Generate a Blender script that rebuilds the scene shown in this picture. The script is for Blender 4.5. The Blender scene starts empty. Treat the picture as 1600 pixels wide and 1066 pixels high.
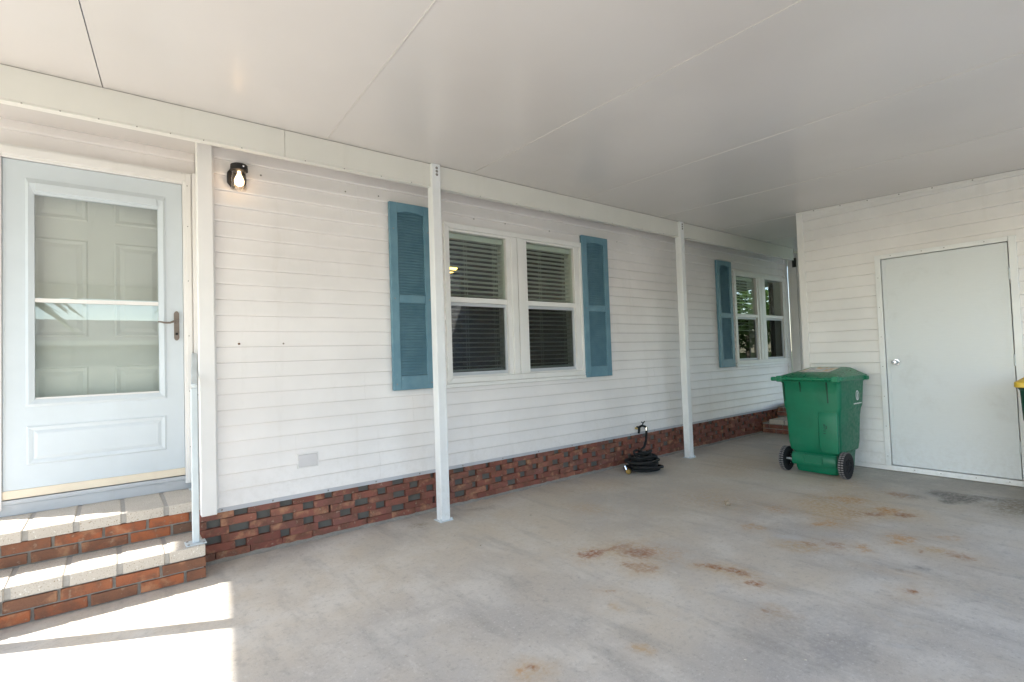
import bpy, bmesh, math, random
from mathutils import Vector, Matrix, noise

# ------------------------------------------------------------------ camera, sky, sun, exposure
scene = bpy.context.scene
COL = scene.collection
EYE = Vector((0.0, -3.87, 1.2656))
YAW, PITCH, ROLL = 0.663601, 0.032165, -0.033123
fw = Vector((math.sin(YAW) * math.cos(PITCH), math.cos(YAW) * math.cos(PITCH), math.sin(PITCH)))
r0 = Vector((math.cos(YAW), -math.sin(YAW), 0)); u0 = r0.cross(fw)
cr = r0 * math.cos(ROLL) + u0 * math.sin(ROLL); cu = -r0 * math.sin(ROLL) + u0 * math.cos(ROLL)
camd = bpy.data.cameras.new('camera'); cam = bpy.data.objects.new('camera', camd); COL.objects.link(cam)
cam.matrix_world = Matrix(((cr.x, cu.x, -fw.x, EYE.x), (cr.y, cu.y, -fw.y, EYE.y), (cr.z, cu.z, -fw.z, EYE.z), (0, 0, 0, 1)))
camd.sensor_width = 36; camd.lens = 18.0; camd.clip_start = .05; camd.clip_end = 2000
scene.camera = cam

SUN = Vector((-1.25, .665, 1.0)).normalized()          # towards the sun
world = bpy.data.worlds.new('World'); scene.world = world; world.use_nodes = True
wn = world.node_tree.nodes; wl = world.node_tree.links
sky = wn.new('ShaderNodeTexSky'); sky.sky_type = 'NISHITA'; sky.sun_disc = False
sky.sun_elevation = math.asin(SUN.z); sky.sun_rotation = math.atan2(SUN.x, SUN.y)
sky.air_density = 1.0; sky.dust_density = .6; sky.ozone_density = 1.0
wn['Background'].inputs[1].default_value = .14
wl.new(sky.outputs[0], wn['Background'].inputs[0])
sund = bpy.data.lights.new('sun', 'SUN'); sund.energy = 4.0; sund.angle = math.radians(.53); sund.color = (1, .965, .905)
sun = bpy.data.objects.new('sun', sund); COL.objects.link(sun)
sun.rotation_euler = SUN.to_track_quat('Z', 'Y').to_euler(); sun.location = (-10, 6, 12)
vs = scene.view_settings
vs.view_transform = 'Standard'; vs.look = 'None'; vs.gamma = 1.0; vs.use_curve_mapping = False
vs.exposure = 2.3
scene.cycles.max_bounces = 10; scene.cycles.diffuse_bounces = 6; scene.cycles.glossy_bounces = 5
scene.cycles.transparent_max_bounces = 12; scene.cycles.transmission_bounces = 6
scene.cycles.sample_clamp_indirect = 3.0; scene.cycles.use_denoising = True; scene.cycles.denoising_prefilter = 'ACCURATE'; scene.cycles.caustics_reflective = False; scene.cycles.caustics_refractive = False

# ------------------------------------------------------------------ material helpers
class NT:
    def __init__(s, name, rough=.5, spec=.5, metal=0.0):
        s.m = bpy.data.materials.new(name); s.m.use_nodes = True
        s.n = s.m.node_tree.nodes; s.l = s.m.node_tree.links
        s.b = s.n['Principled BSDF']
        s.b.inputs['Roughness'].default_value = rough; s.b.inputs['Specular IOR Level'].default_value = spec
        s.b.inputs['Metallic'].default_value = metal
        s._obj = None
    def coords(s):
        if s._obj is None:
            g = s.n.new('ShaderNodeNewGeometry'); s._obj = g.outputs['Position']
        return s._obj
    def put(s, sock, v):
        if hasattr(v, 'links') or isinstance(v, bpy.types.NodeSocket): s.l.new(v, sock)
        elif isinstance(v, (tuple, list)) and len(v) == 3 and sock.type == 'RGBA': sock.default_value = (*v, 1)
        else: sock.default_value = v
    def math(s, op, a, b=0.0, clamp=False):
        q = s.n.new('ShaderNodeMath'); q.operation = op; q.use_clamp = clamp
        s.put(q.inputs[0], a); s.put(q.inputs[1], b); return q.outputs[0]
    def noise(s, scale, detail=4, rough=.55, vec=None, dist=0.0, out=0):
        q = s.n.new('ShaderNodeTexNoise'); q.inputs['Scale'].default_value = scale; q.inputs['Detail'].default_value = detail
        q.inputs['Roughness'].default_value = rough; q.inputs['Distortion'].default_value = dist
        s.l.new(vec if vec is not None else s.coords(), q.inputs['Vector']); return q.outputs[out]
    def voro(s, scale, vec=None):
        q = s.n.new('ShaderNodeTexVoronoi'); q.inputs['Scale'].default_value = scale
        s.l.new(vec if vec is not None else s.coords(), q.inputs['Vector']); return q
    def vmap(s, loc=(0, 0, 0), rot=(0, 0, 0), sc=(1, 1, 1), vec=None):
        q = s.n.new('ShaderNodeMapping'); q.vector_type = 'POINT'
        q.inputs['Location'].default_value = loc; q.inputs['Rotation'].default_value = rot; q.inputs['Scale'].default_value = sc
        s.l.new(vec if vec is not None else s.coords(), q.inputs['Vector']); return q.outputs[0]
    def ramp(s, v, a, b, lo=0.0, hi=1.0, smooth=True):
        q = s.n.new('ShaderNodeMapRange'); q.interpolation_type = 'SMOOTHSTEP' if smooth else 'LINEAR'
        s.put(q.inputs['Value'], v); q.inputs['From Min'].default_value = a; q.inputs['From Max'].default_value = b
        q.inputs['To Min'].default_value = lo; q.inputs['To Max'].default_value = hi; return q.outputs[0]
    def mix(s, f, a, b, mode='MIX'):
        q = s.n.new('ShaderNodeMix'); q.data_type = 'RGBA'; q.blend_type = mode
        s.put(q.inputs['Factor'], f); s.put(q.inputs['A'], a) if False else None
        s.put(q.inputs[6], a); s.put(q.inputs[7], b); return q.outputs[2]
    def rnd(s):
        return s.n.new('ShaderNodeObjectInfo').outputs['Random']
    def crampc(s, v, stops):
        q = s.n.new('ShaderNodeValToRGB'); e = q.color_ramp.elements
        while len(e) < len(stops): e.new(.5)
        for k, (p, c) in enumerate(stops): e[k].position = p; e[k].color = (*c, 1)
        s.put(q.inputs[0], v); return q.outputs[0]
    def color(s, c): s.put(s.b.inputs['Base Color'], c); return s
    def rough(s, v): s.put(s.b.inputs['Roughness'], v); return s
    def bump(s, h, strength=.3, dist=.004):
        q = s.n.new('ShaderNodeBump'); q.inputs['Strength'].default_value = strength; q.inputs['Distance'].default_value = dist
        s.put(q.inputs['Height'], h); s.l.new(q.outputs[0], s.b.inputs['Normal']); return s

def painted(name, c, rough=.45, var=.06, dirt=(.35, .30, .22), dirt_amt=.10, scale=3.0, bump=0.0, spec=.4, splash=0.0):
    t = NT(name, rough, spec)
    n1 = t.noise(scale, 5); n2 = t.noise(scale * 14, 3)
    dk = tuple(x * (1 - var) for x in c); lt = tuple(min(1, x * (1 + var * .5)) for x in c)
    col = t.mix(t.ramp(n1, .3, .7), dk, lt)
    streak = t.noise(1.0, 4, .6, t.vmap(sc=(9, 9, .8)))
    col = t.mix(t.math('MULTIPLY', t.ramp(streak, .55, .8), dirt_amt), col, dirt)
    rv = t.rnd(); col = t.mix(t.math('MULTIPLY', rv, var * .9), col, tuple(x * .8 for x in c))
    if splash:
        sx = t.n.new('ShaderNodeSeparateXYZ'); t.l.new(t.coords(), sx.inputs[0])
        low = t.ramp(t.math('ADD', sx.outputs['Z'], t.math('MULTIPLY', t.noise(3.0, 5, .7), .5)), 1.05, .25)
        col = t.mix(t.math('MULTIPLY', t.math('MULTIPLY', low, t.ramp(t.noise(22, 6, .75), .42, .68)), splash), col, (.40, .345, .27))
    t.color(col)
    t.rough(t.ramp(n2, .2, .8, rough * .85, min(1, rough * 1.2)))
    if bump: t.bump(t.noise(bump, 3), .15, .002)
    return t.m

M = {}
M['vinyl'] = painted('vinyl_siding', (.82, .785, .77), .42, .06, (.42, .36, .28), .14, 1.7, 0, .45, .20)
M['vinyl_shed'] = painted('shed_siding', (.82, .80, .79), .42, .06, (.42, .36, .28), .12, 1.9, 0, .4, .18)
M['trim'] = painted('white_trim', (.80, .78, .765), .4, .04, (.4, .35, .28), .08, 2.5)
M['beam'] = painted('cream_beam', (.70, .685, .635), .38, .04, (.4, .35, .25), .08, 2.0)
M['post'] = painted('white_post', (.80, .81, .815), .35, .05, (.4, .36, .3), .14, 3.0, 0, .4, .18)
M['window'] = painted('window_vinyl', (.80, .785, .76), .38, .04, (.4, .34, .25), .12, 4.0)
M['door'] = painted('storm_door_paint', (.60, .655, .70), .38, .04, (.38, .36, .33), .06, 3.0)
M['inner_door'] = painted('inner_door_paint', (.62, .62, .595), .45, .05, (.3, .28, .24), .10, 3.0)
M['sweep'] = painted('cream_sweep', (.80, .70, .56), .5, .05, (.4, .3, .2), .10, 3.0)
M['sill'] = painted('sill_metal', (.52, .54, .57), .35, .06, (.25, .23, .2), .2, 3.0)
M['galv'] = painted('galvanised', (.60, .655, .68), .38, .10, (.35, .33, .3), .15, 6.0)
M['flash'] = painted('grey_flashing', (.50, .50, .53), .45, .08, (.3, .27, .24), .2, 4.0)
M['plate'] = painted('plate_vinyl', (.62, .60, .61), .5, .06)
M['blind'] = painted('blind_slat', (.62, .62, .58), .5, .04)
M['screw'] = NT('screw_head', .45, .5, .7).color((.30, .28, .26)).m
M['bronze'] = painted('bronze_handle', (.20, .165, .14), .35, .1, (.1, .08, .06), .3, 20)
M['brass'] = NT('brass', .28, .5, 1.0).color((.75, .52, .18)).m
M['chrome'] = NT('chrome', .16, .5, 1.0).color((.72, .72, .74)).m
M['dark'] = NT('dark_screen', .85, .2).color((.012, .014, .014)).m
M['black'] = NT('black_metal', .5, .4).color((.012, .012, .013)).m
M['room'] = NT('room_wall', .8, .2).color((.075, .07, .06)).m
M['roof'] = NT('roof_metal', .5, .4).color((.72, .72, .72)).m

t = NT('ceiling_metal', .30, .5)
n1 = t.noise(.55, 4); n2 = t.noise(160, 2)
c = t.mix(t.ramp(n1, .3, .7), (.615, .585, .565), (.675, .645, .625))
t.color(c); t.rough(.25); M['ceiling'] = t.m

t = NT('shutter_blue', .45, .4)
n1 = t.noise(9, 5); chips = t.ramp(t.noise(28, 6, .7), .70, .74)
c = t.mix(t.ramp(n1, .3, .7), (.115, .235, .305), (.15, .28, .35))
c = t.mix(t.math('MULTIPLY', chips, .5), c, (.55, .60, .62))
t.color(c); t.bump(t.noise(60, 3), .12, .001); M['shutter'] = t.m

def brick_mat(name, stops, mort, rough=.85, stain=.5):
    t = NT(name, rough, .25)
    r = t.rnd(); base = t.crampc(r, stops)
    off = t.n.new('ShaderNodeVectorMath'); off.operation = 'ADD'; t.l.new(t.coords(), off.inputs[0])
    cm = t.n.new('ShaderNodeCombineXYZ'); t.l.new(t.math('MULTIPLY', r, 37.0), cm.inputs[0]); t.l.new(t.math('MULTIPLY', r, 91.0), cm.inputs[1]); t.l.new(cm.outputs[0], off.inputs[1])
    v = off.outputs[0]
    n1 = t.noise(14, 5, .6, v); n2 = t.noise(110, 4, .6, v); n3 = t.noise(28, 4, .6, v)
    c = t.mix(t.ramp(n1, .40, .66, 0, .75), base, (.15, .075, .05)); c = t.mix(t.ramp(t.noise(9, 4, .6, v), .52, .70, 0, .55), c, (.50, .27, .15))
    c = t.mix(t.math('MULTIPLY', t.ramp(n3, .60, .70), stain), c, mort)
    c = t.mix(t.ramp(n2, .62, .75, 0, .35), c, (.06, .035, .03))
    t.color(c); t.bump(t.math('ADD', n2, t.math('MULTIPLY', n3, 1.6)), .45, .004); return t.m
M['brick_skirt'] = brick_mat('skirt_brick', [(0, (.20, .072, .055)), (.3, (.26, .092, .066)), (.6, (.235, .098, .08)), (.85, (.29, .115, .078)), (1, (.185, .078, .066))], (.42, .30, .23), .85, .5)
M['brick_step'] = brick_mat('step_brick', [(0, (.33, .105, .05)), (.35, (.38, .125, .055)), (.55, (.19, .095, .06)), (.8, (.35, .11, .05)), (1, (.16, .095, .065))], (.42, .32, .23), .85, .40)
M['mortar'] = NT('mortar', .95, .1).m
t = NT('mortar_grey', .95, .15); t.color(t.mix(t.noise(60, 5), (.20, .19, .17), (.36, .34, .31))); t.bump(t.noise(120, 4), .6, .004); M['mortar'] = t.m
t = NT('mortar_pale', .95, .15); t.color(t.mix(t.noise(60, 5), (.30, .28, .26), (.44, .42, .39))); M['tread_mortar'] = t.m
t = NT('paver', .85, .2)
v1 = t.ramp(t.noise(150, 2, .6), .60, .66); v2 = t.ramp(t.noise(95, 2, .5), .66, .71)
c = t.mix(t.noise(9, 4), (.47, .425, .37), (.56, .51, .45)); c = t.mix(v1, c, (.30, .235, .17)); c = t.mix(v2, c, (.70, .68, .64))
t.color(c); t.bump(t.noise(170, 3), .4, .003); M['paver'] = t.m

# bins, hose
def plastic(name, c, rough=.42):
    t = NT(name, rough, .45)
    n = t.noise(5, 5); sc = t.ramp(t.noise(1.0, 6, .7, t.vmap(sc=(60, 60, 4))), .70, .78)
    cc = t.mix(t.ramp(n, .3, .7), tuple(x * .82 for x in c), c); cc = t.mix(t.ramp(t.noise(3.2, 6, .7), .50, .76, 0, .30), cc, tuple(x * .75 + .045 for x in c)); cc = t.mix(t.math('MULTIPLY', sc, .45), cc, tuple(min(1, x * 1.6 + .04) for x in c))
    t.color(cc); t.rough(t.ramp(t.noise(30, 4), .3, .7, rough * .8, rough * 1.3)); return t.m
M['bin_green'] = plastic('bin_green', (.002, .165, .082))
M['bin_lid'] = plastic('bin_lid_green', (.006, .19, .092), .32)
M['bin_dark'] = plastic('bin_dark_green', (.004, .05, .028))
M['bin_yellow'] = plastic('bin_lid_yellow', (.72, .48, .04), .4)
M['tyre'] = NT('tyre', .7, .3).color((.018, .018, .02)).m
M['tread'] = NT('tyre_scuffed', .8, .2).color((.20, .19, .19)).m
M['hose'] = painted('hose_black', (.012, .012, .012), .75, .2, (.03, .03, .03), .3, 40)
M['white'] = NT('white_print', .5, .4).color((.75, .78, .76)).m
t = NT('sticker', .5, .4); t.color(t.crampc(t.noise(9, 3, .5, t.vmap(sc=(1, 2.2, 1))), [(0, (.62, .30, .10)), (.42, (.70, .50, .28)), (.5, (.72, .70, .66)), (.62, (.45, .46, .46)), (1, (.75, .72, .68))])); M['sticker'] = t.m

def glassmat(name, tint, refl=1.0, base=.0):
    m = bpy.data.materials.new(name); m.use_nodes = True; n = m.node_tree.nodes; l = m.node_tree.links; n.clear()
    o = n.new('ShaderNodeOutputMaterial'); mx = n.new('ShaderNodeMixShader'); tr = n.new('ShaderNodeBsdfTransparent'); g = n.new('ShaderNodeBsdfGlossy')
    tr.inputs[0].default_value = (*tint, 1); g.inputs['Roughness'].default_value = 0.0; g.inputs[0].default_value = (1, 1, 1, 1)
    lw = n.new('ShaderNodeLayerWeight'); lw.inputs[0].default_value = .5
    pw = n.new('ShaderNodeMath'); pw.operation = 'POWER'; pw.inputs[1].default_value = 5.0; l.new(lw.outputs['Facing'], pw.inputs[0])
    fr = n.new('ShaderNodeMath'); fr.operation = 'MULTIPLY_ADD'; fr.inputs[1].default_value = .96; fr.inputs[2].default_value = .042; l.new(pw.outputs[0], fr.inputs[0])
    ma = n.new('ShaderNodeMath'); ma.operation = 'MULTIPLY_ADD'; ma.use_clamp = True; ma.inputs[1].default_value = refl; ma.inputs[2].default_value = base
    l.new(fr.outputs[0], ma.inputs[0]); l.new(ma.outputs[0], mx.inputs[0]); l.new(tr.outputs[0], mx.inputs[1]); l.new(g.outputs[0], mx.inputs[2]); l.new(mx.outputs[0], o.inputs[0])
    return m
M['glass'] = glassmat('window_glass', (.90, .94, .91), 1.0)
M['glass_screen'] = glassmat('window_glass_screened', (.62, .65, .64), .4)
M['door_glass'] = glassmat('door_glass', (.93, .95, .94), 1.3, .01)
M['jar'] = glassmat('lamp_jar', (.86, .80, .74), 2.0)
def emit(name, c, s):
    m = bpy.data.materials.new(name); m.use_nodes = True; b = m.node_tree.nodes['Principled BSDF']
    b.inputs['Base Color'].default_value = (*c, 1); b.inputs['Emission Color'].default_value = (*c, 1); b.inputs['Emission Strength'].default_value = s; return m
M['bulb'] = emit('lit_bulb', (1.0, .72, .42), 1.7)
M['brass_lit'] = emit('lit_amber_shade', (.9, .55, .10), 2.2)

# concrete slab
t = NT('concrete_floor', .8, .3)
P = t.coords()
n_big = t.noise(.55, 4, .55); n_mid = t.noise(2.4, 6, .62); n_fin = t.noise(26, 5, .65); n_grit = t.noise(210, 2, .6)
n_str = t.noise(1.0, 6, .65, t.vmap(rot=(0, 0, -.12), sc=(5.5, 1.1, 1)))
c = t.mix(t.ramp(n_big, .38, .64), (.43, .405, .38), (.575, .505, .415))
c = t.mix(t.ramp(n_mid, .40, .66, 0, .8), c, (.625, .585, .53), 'MIX'); 
c = t.mix(t.ramp(n_str, .50, .72, 0, .5), c, (.30, .28, .26))
c = t.mix(t.ramp(t.noise(1.3, 5, .6, t.vmap(loc=(7, 3, 0))), .54, .70, 0, .45), c, (.44, .43, .42))
c = t.mix(t.ramp(t.noise(7, 6, .7, t.vmap(loc=(3, 9, 0), sc=(1.5, 1.0, 1))), .55, .74, 0, .45), c, (.30, .28, .26))
c = t.mix(t.ramp(t.noise(5, 6, .7, t.vmap(loc=(13, 2, 0), sc=(2.0, .8, 1))), .58, .74, 0, .55), c, (.66, .63, .585))
c = t.mix(t.ramp(n_fin, .50, .80, 0, .45), c, (.25, .23, .205))
n_g2 = t.noise(70, 3, .6)
c = t.mix(t.math('MULTIPLY', t.ramp(n_g2, .58, .70), t.ramp(n_big, .62, .36, .15, .75)), c, (.64, .62, .60))
c = t.mix(t.math('MULTIPLY', t.ramp(n_g2, .42, .28), .35), c, (.20, .185, .17))
c = t.mix(t.ramp(n_grit, .60, .72, 0, .45), c, (.60, .58, .56))
c = t.mix(t.ramp(n_grit, .40, .28, 0, .35), c, (.15, .14, .13))
RUST = (.30, .125, .04); RED = (.29, .115, .05); ORG = (.48, .235, .065); TAN = (.47, .31, .15); OIL = (.10, .09, .08); DIRT = (.22, .17, .11)
PALE = (.50, .49, .475); GREY = (.19, .185, .19)
STAINS = [(2.400, -1.554, -0.331, 0.091, 0.047, RED, 0.90, 0.50, False), (2.586, -1.579, -0.053, 0.149, 0.024, RED, 0.55, 0.60, False),
          (2.634, -1.736, -1.001, 0.129, 0.097, RED, 0.62, 0.70, False), (2.758, -1.851, -0.841, 0.117, 0.108, ORG, 0.22, 0.90, False),
          (2.459, -1.880, -1.045, 0.078, 0.047, RUST, 0.70, 0.60, True), (2.756, -2.165, -1.235, 0.068, 0.023, RUST, 0.85, 0.60, False),
          (2.797, -2.282, -1.113, 0.072, 0.023, RUST, 0.85, 0.60, False), (2.741, -2.433, -1.096, 0.068, 0.046, RUST, 0.85, 0.40, False),
          (4.433, -2.331, -0.953, 0.089, 0.086, RUST, 0.60, 0.70, True), (4.509, -2.460, -0.876, 0.075, 0.041, RED, 0.70, 0.60, False),
          (4.652, -2.510, -1.471, 0.088, 0.092, ORG, 0.80, 0.70, False), (4.611, -2.634, -1.737, 0.055, 0.065, RUST, 0.70, 0.60, False),
          (4.796, -2.186, -0.859, 0.124, 0.088, ORG, 0.60, 0.80, False), (5.213, -2.410, -0.908, 0.082, 0.085, RUST, 0.50, 0.80, False),
          (3.980, -2.287, -0.461, 0.093, 0.040, ORG, 0.60, 0.70, False), (4.088, -2.332, -1.354, 0.051, 0.047, ORG, 0.50, 0.70, False),
          (4.418, -2.154, -0.914, 0.248, 0.398, TAN, 0.55, 0.90, False), (4.136, -1.902, -1.118, 0.102, 0.110, ORG, 0.35, 0.80, False),
          (3.611, -2.001, -0.868, 0.066, 0.057, ORG, 0.50, 0.70, True), (3.535, -2.391, -0.976, 0.026, 0.036, RUST, 0.60, 0.60, False),
          (3.640, -2.490, -1.168, 0.042, 0.050, RUST, 0.45, 0.80, False), (3.445, -2.360, -1.204, 0.152, 0.097, TAN, 0.50, 0.90, False),
          (4.079, -2.761, -0.857, 0.059, 0.062, ORG, 0.60, 0.60, False), (3.954, -2.746, -1.099, 0.034, 0.045, ORG, 0.60, 0.70, False),
          (3.693, -2.630, -0.845, 0.058, 0.056, ORG, 0.50, 0.70, False), (4.292, -2.931, -0.671, 0.069, 0.050, ORG, 0.45, 0.80, True),
          (3.976, -2.953, -1.676, 0.071, 0.048, TAN, 0.60, 0.80, False), (3.961, -3.062, -0.863, 0.043, 0.052, RUST, 0.50, 0.80, False),
          (3.211, -3.011, -1.598, 0.037, 0.041, RUST, 0.75, 0.60, False), (3.894, -2.904, -1.020, 0.019, 0.029, RUST, 0.50, 0.70, False),
          (5.489, -2.658, -1.523, 0.104, 0.094, OIL, 0.60, 0.80, False), (5.401, -2.788, -1.823, 0.118, 0.142, OIL, 0.72, 0.80, False),
          (5.243, -2.734, -1.144, 0.076, 0.063, OIL, 0.60, 0.80, False), (5.582, -2.902, -1.597, 0.156, 0.057, OIL, 0.55, 0.80, False),
          (5.435, -3.117, -1.616, 0.167, 0.334, DIRT, 0.75, 0.90, False), (5.242, -2.523, -0.927, 0.068, 0.063, OIL, 0.35, 0.80, False),
          (3.586, -2.254, -0.878, 0.102, 0.064, PALE, 0.70, 0.70, False), (1.767, -2.425, -1.254, 0.056, 0.032, TAN, 0.60, 0.80, False),
          (1.303, -2.220, -0.428, 0.029, 0.020, ORG, 0.55, 0.80, False), (1.352, -2.241, -0.718, 0.013, 0.015, RUST, 0.80, 0.60, False),
          (2.061, -1.976, -0.883, 0.025, 0.022, RUST, 0.50, 0.70, False), (1.994, -2.099, -1.588, 0.053, 0.020, TAN, 0.45, 0.80, False),
          (2.464, -2.620, -1.793, 0.018, 0.021, RUST, 0.50, 0.70, False), (2.520, -2.669, -1.817, 0.087, 0.047, TAN, 0.50, 0.90, True),
          (1.849, -0.284, 0.134, 0.095, 0.088, DIRT, 0.45, 0.90, False), (2.474, -0.234, -0.305, 0.142, 0.053, DIRT, 0.40, 0.90, False),
          (3.585, -2.988, -1.220, 0.028, 0.041, GREY, 0.50, 0.80, False), (3.491, -2.902, -1.389, 0.021, 0.031, GREY, 0.40, 0.80, False),
          (2.629, -3.121, -1.184, 0.065, 0.012, PALE, 0.70, 0.70, False), (2.827, -3.081, -1.441, 0.128, 0.013, PALE, 0.50, 0.80, False),
          (3.422, -3.254, -1.632, 0.144, 0.021, PALE, 0.45, 0.80, False), (3.425, -2.853, -1.405, 0.175, 0.070, TAN, 0.25, 0.90, False),
          (3.087, -0.874, -1.183, 0.224, 0.133, TAN, 0.30, 0.90, False), (5.908, -1.565, -2.572, 1.337, 0.213, TAN, 0.40, 1.00, False),
          (4.061, -1.441, -1.273, 0.418, 0.358, TAN, 0.30, 1.00, False), (5.434, -0.943, -1.459, 0.414, 0.446, TAN, 0.35, 1.00, False),
          (1.731, -1.583, 0.071, 0.191, 0.117, GREY, 0.18, 1.00, False), (2.395, -2.874, -1.437, 0.310, 0.335, GREY, 0.28, 1.00, False),
          (3.458, -3.272, -2.388, 0.208, 0.202, GREY, 0.25, 1.00, False), (3.658, -0.416, -0.284, 0.498, 0.209, TAN, 0.25, 1.00, False),
          (1.040, -1.660, -1.010, 0.236, 0.118, GREY, 0.12, 1.00, False)]
at = t.n.new('ShaderNodeAttribute'); at.attribute_name = 'stain'; at.attribute_type = 'GEOMETRY'
n_st = t.noise(34, 6, .7)
c = t.mix(t.math('MULTIPLY', at.outputs['Alpha'], t.ramp(n_st, .30, .64, .22, 1.0)), c, at.outputs['Color'])
t.color(c); t.rough(t.ramp(n_mid, .3, .7, .62, .9))
t.bump(t.math('ADD', t.math('MULTIPLY', n_grit, .5), t.math('MULTIPLY', n_fin, .8)), .22, .004); M['concrete'] = t.m

t = NT('lawn', .95, .1); t.color(t.mix(t.noise(2.2, 6), (.045, .085, .022), (.10, .13, .04))); t.bump(t.noise(60, 4), .6, .03); M['lawn'] = t.m
t = NT('asphalt', .9, .2); t.color(t.mix(t.noise(60, 4), (.055, .055, .058), (.09, .088, .085))); M['asphalt'] = t.m
t = NT('leaf', .6, .3); t.color(t.crampc(t.noise(1.5, 3), [(.3, (.03, .075, .015)), (.7, (.09, .15, .035))])); M['leaf'] = t.m
t = NT('bark', .9, .1); t.color(t.mix(t.noise(12, 4), (.16, .13, .10), (.28, .24, .19))); M['bark'] = t.m
M['sage'] = painted('sage_wall', (.22, .24, .21), .7, .08)
M['shingle'] = NT('shingle_grey', .9, .2).color((.10, .095, .09)).m

# ------------------------------------------------------------------ geometry helpers
class MB:
    def __init__(s): s.v = []; s.f = []; s.mi = []; s.cur = 0
    def quad(s, *pts):
        k = len(s.v); s.v += [tuple(p) for p in pts]; s.f.append(tuple(range(k, k + len(pts)))); s.mi.append(s.cur); return s
    def box(s, a, b):
        x0, y0, z0 = [min(p, q) for p, q in zip(a, b)]; x1, y1, z1 = [max(p, q) for p, q in zip(a, b)]
        k = len(s.v); s.v += [(x0, y0, z0), (x1, y0, z0), (x1, y1, z0), (x0, y1, z0), (x0, y0, z1), (x1, y0, z1), (x1, y1, z1), (x0, y1, z1)]
        for f in ((0, 3, 2, 1), (4, 5, 6, 7), (0, 1, 5, 4), (1, 2, 6, 5), (2, 3, 7, 6), (3, 0, 4, 7)): s.f.append(tuple(k + i for i in f)); s.mi.append(s.cur)
        return s
    def prism(s, poly, ext):
        """poly: 3-D points in order, extruded by vector ext"""
        k = len(s.v); n = len(poly); e = Vector(ext)
        s.v += [tuple(p) for p in poly] + [tuple(Vector(p) + e) for p in poly]
        s.f.append(tuple(range(k + n - 1, k - 1, -1))); s.f.append(tuple(range(k + n, k + 2 * n))); s.mi += [s.cur] * 2
        for i in range(n):
            j = (i + 1) % n; s.f.append((k + i, k + j, k + n + j, k + n + i)); s.mi.append(s.cur)
        return s
    def tube(s, pts, rad, n=10, closed=False, caps=True):
        pts = [Vector(p) for p in pts]; k = len(s.v); m = len(pts); rr = rad if isinstance(rad, (list, tuple)) else [rad] * m
        up = Vector((0, 0, 1)); prev = None
        for i, p in enumerate(pts):
            a = pts[(i - 1) % m] if (closed or i) else p; b = pts[(i + 1) % m] if (closed or i < m - 1) else p
            d = (b - a).normalized()
            if prev is None:
                x = d.cross(up); x = x.normalized() if x.length > 1e-4 else Vector((1, 0, 0))
            else: x = (prev - d * prev.dot(d)).normalized()
            prev = x; y = d.cross(x)
            for q in range(n):
                an = 2 * math.pi * q / n; s.v.append(tuple(p + (x * math.cos(an) + y * math.sin(an)) * rr[i]))
        for i in range(m if closed else m - 1):
            j = (i + 1) % m
            for q in range(n):
                w = (q + 1) % n; s.f.append((k + i * n + q, k + i * n + w, k + j * n + w, k + j * n + q)); s.mi.append(s.cur)
        if caps and not closed:
            s.f.append(tuple(k + q for q in range(n - 1, -1, -1))); s.f.append(tuple(k + (m - 1) * n + q for q in range(n))); s.mi += [s.cur] * 2
        return s
    def lathe(s, prof, c, axis='Z', n=24):
        """prof: (radius, height) pairs round axis through c"""
        k = len(s.v); c = Vector(c)
        for r, h in prof:
            for q in range(n):
                an = 2 * math.pi * q / n; u, v = r * math.cos(an), r * math.sin(an)
                p = {'Z': (u, v, h), 'Y': (u, h, -v), 'X': (h, u, v)}[axis]
                s.v.append(tuple(c + Vector(p)))
        for i in range(len(prof) - 1):
            for q in range(n):
                w = (q + 1) % n; s.f.append((k + i * n + q, k + i * n + w, k + (i + 1) * n + w, k + (i + 1) * n + q)); s.mi.append(s.cur)
        return s
    def loft(s, rings, cap0=True, cap1=True):
        k = len(s.v); n = len(rings[0])
        for r in rings: s.v += [tuple(p) for p in r]
        for i in range(len(rings) - 1):
            for q in range(n):
                w = (q + 1) % n; s.f.append((k + i * n + q, k + i * n + w, k + (i + 1) * n + w, k + (i + 1) * n + q)); s.mi.append(s.cur)
        if cap0: s.f.append(tuple(k + q for q in range(n - 1, -1, -1))); s.mi.append(s.cur)
        if cap1: s.f.append(tuple(k + (len(rings) - 1) * n + q for q in range(n))); s.mi.append(s.cur)
        return s

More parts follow.
